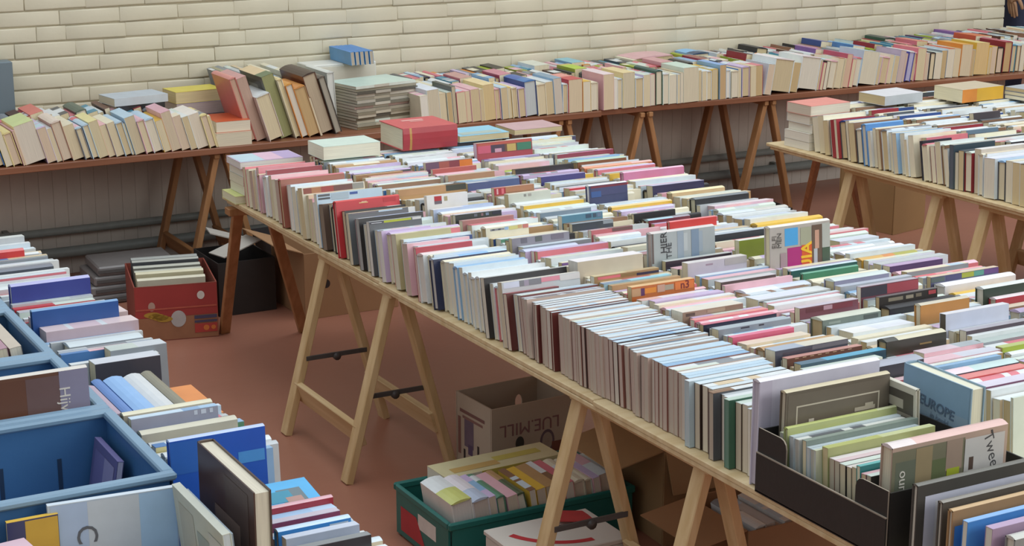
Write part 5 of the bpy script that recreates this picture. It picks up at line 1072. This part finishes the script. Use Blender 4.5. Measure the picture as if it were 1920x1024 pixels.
# dark boxes and silver stack behind the brown trestle
t = carton('black storage box with pale folded sheets on top, behind the brown trestle', 2.165, 6.08, 0, .22, .26, .20, mat('2A2624', .6), mat('1E1C1A', .7), 'storage_box')
for i, (y, a) in enumerate(((-.05, 14), (.06, -10))):
    c = MB(); c.box((0, 0, 0), (.17, .10, .004), mat('B4AEA4', .6, .05), RZ(R(a)) @ Matrix.Rotation(R(18 if i else -14), 4, 'Y'), 0)
    tag(c.build('paper_sheet', None, T(2.15 + .02 * i, 6.07 + y, .24 + .014 * i)), ('pale sheet of card on the black storage box, nearer the camera', 'pale sheet of card on the black storage box, nearer the wall')[i], 'sheet')
t = carton('dark grey plastic box behind the large brown cardboard box', 2.55, 6.33, 4, .34, .26, .19, mat('3E3A3A', .6), mat('262424', .7), 'storage_box')
for i in range(4):
    c = MB(); c.box((0, 0, .02), (.36 - .02 * i, .22, .036), mat('84807E', .4, .1), None, .006); c.box((0, -.112, .02), (.3, .004, .012), mat('5A5856', .5))
    tag(c.build('metal_tray', None, T(1.84 + .01 * i, 6.42 - .005 * i, .0008 + .0365 * i) @ RZ(R(3 - 2 * i))), 'grey metal tray, ' + ('lowest', 'second', 'third', 'topmost')[i] + ' of the stack on the floor by the wall', 'tray', 'grey trays stacked by the wall')
c = MB(); c.box((0, 0, .09), (.16, .14, .18), mat('A8A4B0', .6, .06), None, .004)
tag(c.build('small_carton', None, T(1.42, 6.62, .0008)), 'pale lilac-grey closed carton on the floor by the wall, beyond the crates', 'box')
t = thing('display_panel', 'white panel leaning under the joint of the wall tables', 'panel', T(3.45, 6.70, .0008) @ Matrix.Rotation(R(-4), 4, 'X'))
c = MB(); c.box((0, 0, .24), (.19, .02, .48), mat('BDB8B2', .6, .05), None, .003); c.build('board', t)
c = MB(); c.box((0, -.011, .30), (.17, .002, .008), mat('6A6664', .6)); c.box((0, -.011, .17), (.17, .002, .008), mat('6A6664', .6)); c.build('groove_lines', t)
# green crate of books
GRN = bump(mat('1F6A62', .45, .08, 9), 50, .05); GRD = mat('124640', .5)
gx0, gx1, gy0, gy1, gh = 1.77, 2.30, 3.53, 3.85, .13
t = thing('green_crate', 'green plastic crate of paperbacks on the floor, red marking on its side', 'crate', T((gx0 + gx1) / 2, (gy0 + gy1) / 2, .0008))
w, d = gx1 - gx0, gy1 - gy0
c = MB(); c.box((0, 0, .004), (w - .02, d - .02, .008), GRD); c.box((0, -d / 2 + .006, gh / 2), (w - .02, .006, gh - .01), GRN); c.box((0, d / 2 - .006, gh / 2), (w - .02, .006, gh - .01), GRN)
c.box((-w / 2 + .006, 0, gh / 2), (.006, d - .026, gh - .01), GRN); c.box((w / 2 - .006, 0, gh / 2), (.006, d - .026, gh - .01), GRN); c.build('body', t)
c = MB(); c.box((0, -d / 2 + .006, gh - .004), (w, .012, .02), GRN, None, .004); c.box((0, d / 2 - .006, gh - .004), (w, .012, .02), GRN, None, .004)
c.box((-w / 2 + .006, 0, gh - .004), (.012, d - .024, .02), GRN, None, .004); c.box((w / 2 - .006, 0, gh - .004), (.012, d - .024, .02), GRN, None, .004); c.build('rim', t)
c = MB(); c.face([(-w / 2 + .0025, .02, .06), (-w / 2 + .0025, -.08, .06), (-w / 2 + .0025, -.08, .1), (-w / 2 + .0025, .02, .1)], mat('D8D4CC', .5)); c.build('white_label', t)
c = MB(); c.face([(-w / 2 + .0024, .12, .02), (-w / 2 + .0024, -.02, .02), (-w / 2 + .0024, .03, .085), (-w / 2 + .0024, .12, .085)], mat('B03038', .5)); c.face([(-w / 2 + .0024, -.04, .012), (-w / 2 + .0024, -.13, .012), (-w / 2 + .0024, -.13, .022), (-w / 2 + .0024, -.04, .022)], mat('C8B8B0', .5)); c.build('red_marking', t)
random.seed(9)
gf = filler([(3, W_), (2, CR), (2, LI), (2, PK), (1, GR), (1, TN), (1, BR), (1, SA), (1, YE), (1, PB)], (.018, .032), (.12, .135), (.16, .17), pages=[(2, 'D8C8B4'), (2, 'CDBBA0'), (1, 'E0D6C8')])
N_G = 'in the green crate'
ft = [dict(u=-1.805, fx=3.548, L=.17, T=.055, W=.14, a=R(9), spine=[(.5, 'C8CC7A'), (1, W_)], cover='E2E0DA', desc='thick white book with a yellow-green mark, first in the green crate', page='D8D2CC', hard=True),
      dict(u=-1.86, fx=3.548, L=.17, T=.045, W=.135, a=R(9), spine=[(.4, 'B8C4D8'), (1, 'E2DCE0')], cover='D8D2D4', desc='thick pale book with a blue-pink spine in the green crate', page='CDBFB4', hard=True),
      dict(u=-1.99, fx=3.548, L=.17, T=.026, W=.13, a=R(14), spine=[(.6, '5A6A50'), (1, TN)], cover='4A5A44', desc='dark green and tan book in the green crate')]
run_row(N_G, 'Y', 3.548, .045, -1.805, -2.28, lambda u: R(9), lambda u: gf, ft, jit=.004)
stack('yellow books on the green crate', 2.03, 3.785, .055, [(.06, .105, .3, W_, 'DCD4C8', dict(desc='white book at the far side of the green crate', da=0, dx=0, dy=0, spine='S')), (.055, .105, .34, [(.3, 'DCD8C4'), (.7, 'C8B858'), (1, 'DDD2A0')], 'D6CFA4', dict(deco=((1, .1, .3, .5, .6, 'C8BC62'), (1, .5, .5, .9, .8, 'C8A868')), desc='long pale yellow book lying at the far side of the green crate', da=.02, dx=0, dy=0, spine='S'))], .02)
# white flat box with red marks
t = thing('flat_box', 'white flat cardboard box with a red stripe, on the floor under the near trestle', 'box', T(1.958, 3.345, .0008))
WB = bump(mat('CFC8BE', .6, .05, 8), 40, .03); RB = mat('B8343A', .5)
c = MB(); c.box((0, 0, .066), (.275, .195, .132), WB, None, .003); c.build('case', t)
c = MB(); c.box((0, 0, .139), (.282, .202, .012), WB, None, .002); c.build('lid', t)
c = MB(); n = 12
for k in range(n):
    a0, a1 = R(200 + 70 * k / n), R(200 + 70 * (k + 1) / n)
    p = lambda a, r: (.06 + r * math.cos(a), .10 + r * math.sin(a), .1455)
    c.face([p(a0, .16), p(a0, .178), p(a1, .178), p(a1, .16)], RB)
c.build('red_arc', t)
c = MB(); c.box((0, 0, 0), (.10, .075, .002), RB); c.build('red_flap', t, T(.075, .06, .152) @ Matrix.Rotation(R(9), 4, 'Y') @ RZ(R(-8)))
# open brown boxes with books
t = carton('open brown cardboard box of leaning paperbacks behind the near pine trestle', 2.53, 3.56, -3, .40, .26, .25, KRAFT2, DKIN, flaps=(('L', -12, .15), ('F', -68, .11)), z0=.0008)
gf2 = filler([(3, W_), (2, PK), (2, BG), (1, SA), (1, LI), (1, DBR)], (.02, .032), (.13, .14), (.19, .2), pages=[(2, 'D8C8B4')])
run_row('in the open brown box', 'Y', 3.45, .115, -2.40, -2.69, lambda u: R(10), lambda u: gf2, (), jit=.004)
t = carton('second open brown box of white paperbacks with a wide flap, nearer the camera', 2.45, 3.15, 0, .34, .24, .20, KRAFT, DKIN, flaps=(('L', -8, .14),))
run_row('in the second open brown box', 'Y', 3.045, .09, -2.33, -2.59, lambda u: R(10), lambda u: filler([(3, W_), (2, LG), (1, BG)], (.02, .03), (.10, .115), (.18, .19), pages=[(1, 'D8D0C4')]), (), jit=.004)
# boxes under the second pale table
carton('tall plain cardboard box under the second pale table', 5.13, 5.93, 12, .22, .30, .42, bump(mat('9C7A50', .7, .08, 6), 30, .05), DKIN)
carton('dark cardboard box behind the far pine trestle of the second pale table', 4.50, 6.05, -4, .3, .2, .13, mat('3A322E', .7), DKIN)
# ------------------------------------------------------------------ person at the end of the wall table
def person():
    t = thing('person', 'person in dark purple top and navy trousers at the end of the brick wall', 'person', T(7.02, 7.03, 0) @ RZ(R(8)))
    skin = mat('B08868', .55, .05, 20); top_m = mat('4A3C4A', .8, .1, 40); tro = mat('2A3048', .8, .1, 40); hairm = mat('3A2A22', .6, .15, 60); shoe = mat('2A2624', .5)
    def skinned(name, vs, es, rs, m, parent, sub=2, root=0):
        me = bpy.data.meshes.new(name); me.from_pydata(vs, es, []); o = bpy.data.objects.new(name, me); COL.objects.link(o)
        md = o.modifiers.new('skin', 'SKIN'); md.use_smooth_shade = True
        for v, r in zip(me.skin_vertices[0].data, rs): v.radius = r if isinstance(r, tuple) else (r, r)
        me.skin_vertices[0].data[root].use_root = True
        sb = o.modifiers.new('sub', 'SUBSURF'); sb.levels = sub; sb.render_levels = sub
        dg = bpy.context.evaluated_depsgraph_get(); dg.update()
        m2 = bpy.data.meshes.new_from_object(o.evaluated_get(dg)); bpy.data.objects.remove(o)
        m2.materials.clear()
        for q in (m if isinstance(m, list) else [m]): m2.materials.append(q)
        for p in m2.polygons: p.use_smooth = True
        o = bpy.data.objects.new(name, m2); COL.objects.link(o); o.parent = parent
        return o
    vs = [(0, 0, .93), (0, 0, 1.08), (0, -.01, 1.28), (0, 0, 1.41), (0, -.005, 1.50), (0, -.01, 1.58), (0, -.012, 1.665)]
    es = [(i, i + 1) for i in range(6)]; rs = [(.15, .105), (.135, .095), (.155, .105), (.09, .07), (.052, .054), (.068, .085), (.06, .078)]
    for s in (-1, 1):
        b = len(vs); vs += [(s * .09, 0, .86), (s * .10, -.015, .48), (s * .105, .01, .10), (s * .108, -.03, .045), (s * .115, -.16, .03)]
        rs += [.088, .06, .042, .042, .034]; es += [(0, b), (b, b + 1), (b + 1, b + 2), (b + 2, b + 3), (b + 3, b + 4)]
        b = len(vs); vs += [(s * .17, 0, 1.38), (s * .215, .01, 1.12), (s * .225, -.05, .90), (s * .228, -.07, .835)]
        rs += [.055, .044, .03, (.018, .034)]; es += [(3, b), (b, b + 1), (b + 1, b + 2), (b + 2, b + 3)]
        w = b + 3
        for k, (dy, ln, r) in enumerate(((-.026, .066, .0085), (-.009, .075, .009), (.009, .07, .0088), (.025, .055, .008))):
            x = s * .228; y = -.07 + dy * .9
            b2 = len(vs); vs += [(x, y, .80), (x - s * .006, y - .004, .80 - ln * .55), (x - s * .016, y - .004, .80 - ln)]
            rs += [r, r * .9, r * .72]; es += [(w, b2), (b2, b2 + 1), (b2 + 1, b2 + 2)]
        b2 = len(vs); vs += [(s * .224, -.108, .83), (s * .214, -.122, .795), (s * .206, -.124, .772)]; rs += [.011, .010, .008]; es += [(w, b2), (b2, b2 + 1), (b2 + 1, b2 + 2)]
    o = skinned('body', vs, es, rs, [skin, top_m, tro, shoe], t)
    for p in o.data.polygons:
        c = p.center
        arm = abs(c.x) > .17 and c.z < 1.2
        if c.z < .09: k = 3
        elif c.z < .98 and not arm: k = 2
        elif arm and c.z < .885: k = 0
        elif c.z > 1.455: k = 0
        else: k = 1
        p.material_index = k
    hb = MB(); bm = bmesh.new(); bmesh.ops.create_uvsphere(bm, u_segments=20, v_segments=12, radius=1)
    for v in bm.verts: v.co = Vector((v.co.x * .082, v.co.y * .102 + .012, v.co.z * .10 + 1.66))
    bmesh.ops.delete(bm, geom=[v for v in bm.verts if v.co.z < 1.66 and v.co.y < .0 or v.co.z < 1.6], context='VERTS'); hb.bm(bm, hairm, None, True); hb.build('hair', t)
    for s in (-1, 1):
        e = MB(); bm = bmesh.new(); bmesh.ops.create_uvsphere(bm, u_segments=10, v_segments=8, radius=.011); e.bm(bm, mat('E2DCD4', .3), T(s * .03, -.088, 1.615), True); bm = bmesh.new(); bmesh.ops.create_uvsphere(bm, u_segments=8, v_segments=6, radius=.006); e.bm(bm, mat('2A1E18', .3), T(s * .03, -.096, 1.615), True); e.build('eye', t)
        e = MB(); bm = bmesh.new(); bmesh.ops.create_uvsphere(bm, u_segments=10, v_segments=8, radius=1); e.bm(bm, skin, T(s * .076, .0, 1.60) @ Matrix.Diagonal((.01, .02, .03, 1)), True); e.build('ear', t)
    e = MB(); bm = bmesh.new(); bmesh.ops.create_cone(bm, segments=8, radius1=.016, radius2=.006, depth=.045, cap_ends=True); e.bm(bm, skin, T(0, -.102, 1.59) @ Matrix.Rotation(R(-20), 4, 'X'), True); e.build('nose', t)
    e = MB(); e.tube([(-.024, -.088, 1.548), (0, -.096, 1.546), (.024, -.088, 1.548)], [.003, .006, .003], mat('8E5A50', .5), 8); e.build('mouth', t)
    return t
person()

# ------------------------------------------------------------------ which books show largest: those become things, the rest one packed mass
for s in SPECS:
    s['cm'], s['pm'] = book_meshes(s)
vs, fs, own = [], [], []
dg = bpy.context.evaluated_depsgraph_get()
for o in list(SC.objects):
    if o.type != 'MESH': continue
    b = len(vs); me = o.data; mx = o.matrix_world if o.parent is None else o.parent.matrix_basis @ o.matrix_basis
    vs += [mx @ v.co for v in me.vertices]
    for p in me.polygons: fs.append(tuple(b + i for i in p.vertices)); own.append(-1)
for i, s in enumerate(SPECS):
    for m in (s['cm'], s['pm']):
        b = len(vs); vs += [s['M'] @ Vector(v) for v in m.v]
        for f in m.f: fs.append(tuple(b + q for q in f)); own.append(i)
tree = BVHTree.FromPolygons(vs, fs)
hits = [0] * len(SPECS)
NX, NY = 480, 256
for iy in range(NY):
    for ix in range(NX):
        d = ray((ix + .5) * 1920 / NX, (iy + .5) * 1024 / NY).normalized()
        loc, nrm, fi, dist = tree.ray_cast(EYE, d)
        if fi is not None and own[fi] >= 0: hits[own[fi]] += 1
LIMIT = 300
chosen = set()
for kind in ('paperback_book', 'hardback_book', 'magazine', 'comic_album'):
    ids = [i for i, s in enumerate(SPECS) if s['kind'] == kind and hits[i] >= 1]
    ids.sort(key=lambda i: -(hits[i] + (40 if SPECS[i]['force'] else 0)))
    chosen |= set(ids[:LIMIT])
chosen |= {i for i, s in enumerate(SPECS) if s['desc'] and hits[i] >= 1 and s['force'] and i in chosen}

# labels: a described book is named by its look; any other by counting from the nearest described one in its row
def cname(h):
    if isinstance(h, (list, tuple)): h = max(((b - a), c) for (b, c), a in zip(h, [0] + [q[0] for q in h[:-1]]))[1]
    if h in NAMES: return NAMES[h]
    c = lin(h)
    return min(NAMES, key=lambda k: sum((p - q) ** 2 for p, q in zip(lin(k)[:3], c[:3]))) and NAMES[min(NAMES, key=lambda k: sum((p - q) ** 2 for p, q in zip(lin(k)[:3], c[:3])))]
ORD = ['', 'first', 'second', 'third', 'fourth', 'fifth', 'sixth', 'seventh', 'eighth', 'ninth', 'tenth', '11th', '12th', '13th', '14th', '15th', '16th', '17th', '18th', '19th', '20th']
ordn = lambda n: ORD[n] if n < len(ORD) else str(n) + ('st' if n % 10 == 1 and n % 100 != 11 else 'nd' if n % 10 == 2 and n % 100 != 12 else 'rd' if n % 10 == 3 and n % 100 != 13 else 'th')
rows = {}
for i, s in enumerate(SPECS): rows.setdefault(s['row'], []).append(i)
labels = {}
used = {}
SHORT = {N_OUT: 'long table outer row', N_SEC: 'long table second row', N_MID: 'long table middle row', N_FOU: 'long table fourth row', N_INN: 'long table inner row',
         N_W1: 'wall table front row', N_W2: 'wall table middle row', N_W3: 'wall table back row', N_V1: 'far wall table front row', N_V2: 'far wall table middle row', N_V3: 'far wall table back row',
         N_L1: 'front row at the open end', N_L2: 'rear row at the open end', N_R1: 'second pale table outer row', N_R2: 'second pale table second row', N_R3: 'second pale table third row', N_R4: 'second pale table inner row'}
def cut(d):
    d = d.split(',')[0]
    for w_ in (' with ', ' rising ', ' standing ', ' fading ', ' shading ', ' near ', ' before ', ' beside ', ' beyond ', ' behind ', ' among '):
        d = d.split(w_)[0]
    return d
nw = lambda s_: len(s_.replace('-', ' ').split())
for row, ids in rows.items():
    marks = [(k, i) for k, i in enumerate(ids) if SPECS[i]['desc']]
    cuts = [cut(SPECS[i]['desc']) for k, i in marks]
    xrow = 'wall' in row or 'open end' in row or 'green crate' in row or 'brown box' in row or 'slipcase' in row
    rs = SHORT.get(row, row)
    for k, i in enumerate(ids):
        s = SPECS[i]
        if s['desc']:
            lab = s['desc']
            if nw(lab + ' ' + rs) <= 16 and row in SHORT: lab = lab + ', ' + rs
        else:
            look = cname(s['spine']) + (' hardback' if s['hard'] else ' paperback')
            if s['kind'] == 'magazine': look = cname(s['spine']) + ' magazine'
            big = 'thick ' if s['T'] > .03 else 'slim ' if s['T'] < .015 else ''
            if marks:
                mk, mi = min(marks, key=lambda q: abs(q[0] - k)); n = abs(mk - k); fwd = k > mk
                side = ('right of' if fwd else 'left of') if xrow else ('nearer than' if fwd else 'beyond')
                if 'stack' in row or 'pile' in row: side = 'below' if k < mk else 'above'
                md = cut(SPECS[mi]['desc'])
                if cuts.count(md) > 1: md = SPECS[mi]['desc'].split(',')[0]
                lab = f"{look}, {ordn(n)} {side} the {md}"
                if row in SHORT and nw(lab + ' ' + rs) <= 16: lab += ', ' + rs
                while len(lab.split()) > 16 or lab.split()[-1] in ('a', 'an', 'the', 'with', 'and', 'of', 'in', 'its'): lab = lab.rsplit(' ', 1)[0]
                if nw(big + lab) <= 16: lab = big + lab
            else:
                lab = f"{big}{look}, {ordn(k + 1)} from the " + ('left' if xrow else 'far') + f" end, {rs}"
        labels[i] = lab
for i in sorted(chosen):
    if labels[i] in used:
        r = SPECS[i]['row']
        cut = 16 - len(r.split())
        labels[i] = ' '.join(labels[i].split(',')[0].split()) + f", {ordn(rows[r].index(i) + 1)} along the {r}" if len(r.split()) < 9 else labels[i]
    used[labels[i]] = i

rest = MB()
for i, s in enumerate(SPECS):
    if i in chosen:
        t = thing(s['kind'], labels[i], {'paperback_book': 'book', 'hardback_book': 'book', 'magazine': 'magazine', 'comic_album': 'comic'}[s['kind']], s['M'], s['row'])
        cv_ = s['cm'].build('cover', t); s['pm'].build('page_block', t)
        for (side, body, u, v, size, rot, colr, bold) in s['text']:
            zt = s['W']
            if side == 0: B = Matrix(((1, 0, 0), (0, 0, -1), (0, 1, 0))).to_4x4(); pos = T(u * s['L'], -.0012, v * zt)
            else: B = Matrix(((-1, 0, 0), (0, 0, 1), (0, 1, 0))).to_4x4(); pos = T((1 - u) * s['L'], s['T'] + .0012, v * zt)
            lettering(body, size, mat(colr, .5), cv_, pos @ B @ Matrix.Rotation(R(rot), 4, 'Z'), 'lettering', bool(bold))
    elif hits[i] >= 0:
        for m in (s['cm'], s['pm']):
            n = len(rest.v); rest.v += [tuple(s['M'] @ Vector(v)) for v in m.v]
            ks = [rest.slot(q) for q in m.mats]
            rest.f += [tuple(n + q for q in f) for f in m.f]; rest.m += [ks[q] for q in m.m]; rest.uv += m.uv; rest.sm += m.sm
if rest.f:
    o = rest.build('packed_books')
    tag(o, 'remaining small books packed tightly into the rows and boxes between the larger ones', 'books', None, 'stuff')
print('BOOKS', len(SPECS), 'chosen', len(chosen), 'hit', sum(1 for h in hits if h), [(k, sum(1 for i in chosen if SPECS[i]['kind'] == k)) for k in ('paperback_book', 'hardback_book', 'magazine', 'comic_album')])

# ------------------------------------------------------------------ light
w = bpy.data.worlds.new('sky'); SC.world = w; w.use_nodes = True
nt = w.node_tree; bg = nt.nodes['Background']
tc = nt.nodes.new('ShaderNodeTexCoord'); sp = nt.nodes.new('ShaderNodeSeparateXYZ'); rp = nt.nodes.new('ShaderNodeValToRGB')
nt.links.new(tc.outputs['Generated'], sp.inputs['Vector']); nt.links.new(sp.outputs['Z'], rp.inputs['Fac']); nt.links.new(rp.outputs['Color'], bg.inputs['Color'])
e = rp.color_ramp.elements
e[0].position = 0.0; e[0].color = (.15, .145, .135, 1); e[1].position = 1.0; e[1].color = (.92, 1.0, 1.08, 1)
m_ = e.new(.16); m_.color = (.28, .28, .28, 1)
m_ = e.new(.36); m_.color = (.70, .74, .78, 1)
bg.inputs['Strength'].default_value = 1.0
def area(name, loc, target, size, sy, power, col):
    l = bpy.data.lights.new(name, 'AREA'); l.shape = 'RECTANGLE'; l.size = size; l.size_y = sy; l.energy = power; l.color = col
    o = bpy.data.objects.new(name, l); COL.objects.link(o); o.location = loc
    o.rotation_euler = (Vector(target) - Vector(loc)).to_track_quat('-Z', 'Y').to_euler()
    return o
area('skylight', (3.6, 3.6, 5.2), (3.4, 4.4, 0), 5.0, 3.5, 150, (.93, .98, 1.0))
area('window_light', (5.5, -2.5, 3.4), (4.0, 6.5, .6), 5.0, 2.2, 190, (1.0, .97, .92))
vs_ = SC.view_settings
vs_.view_transform = 'Standard'; vs_.look = 'None'; vs_.gamma = 1.0; vs_.use_curve_mapping = False; vs_.exposure = -0.12
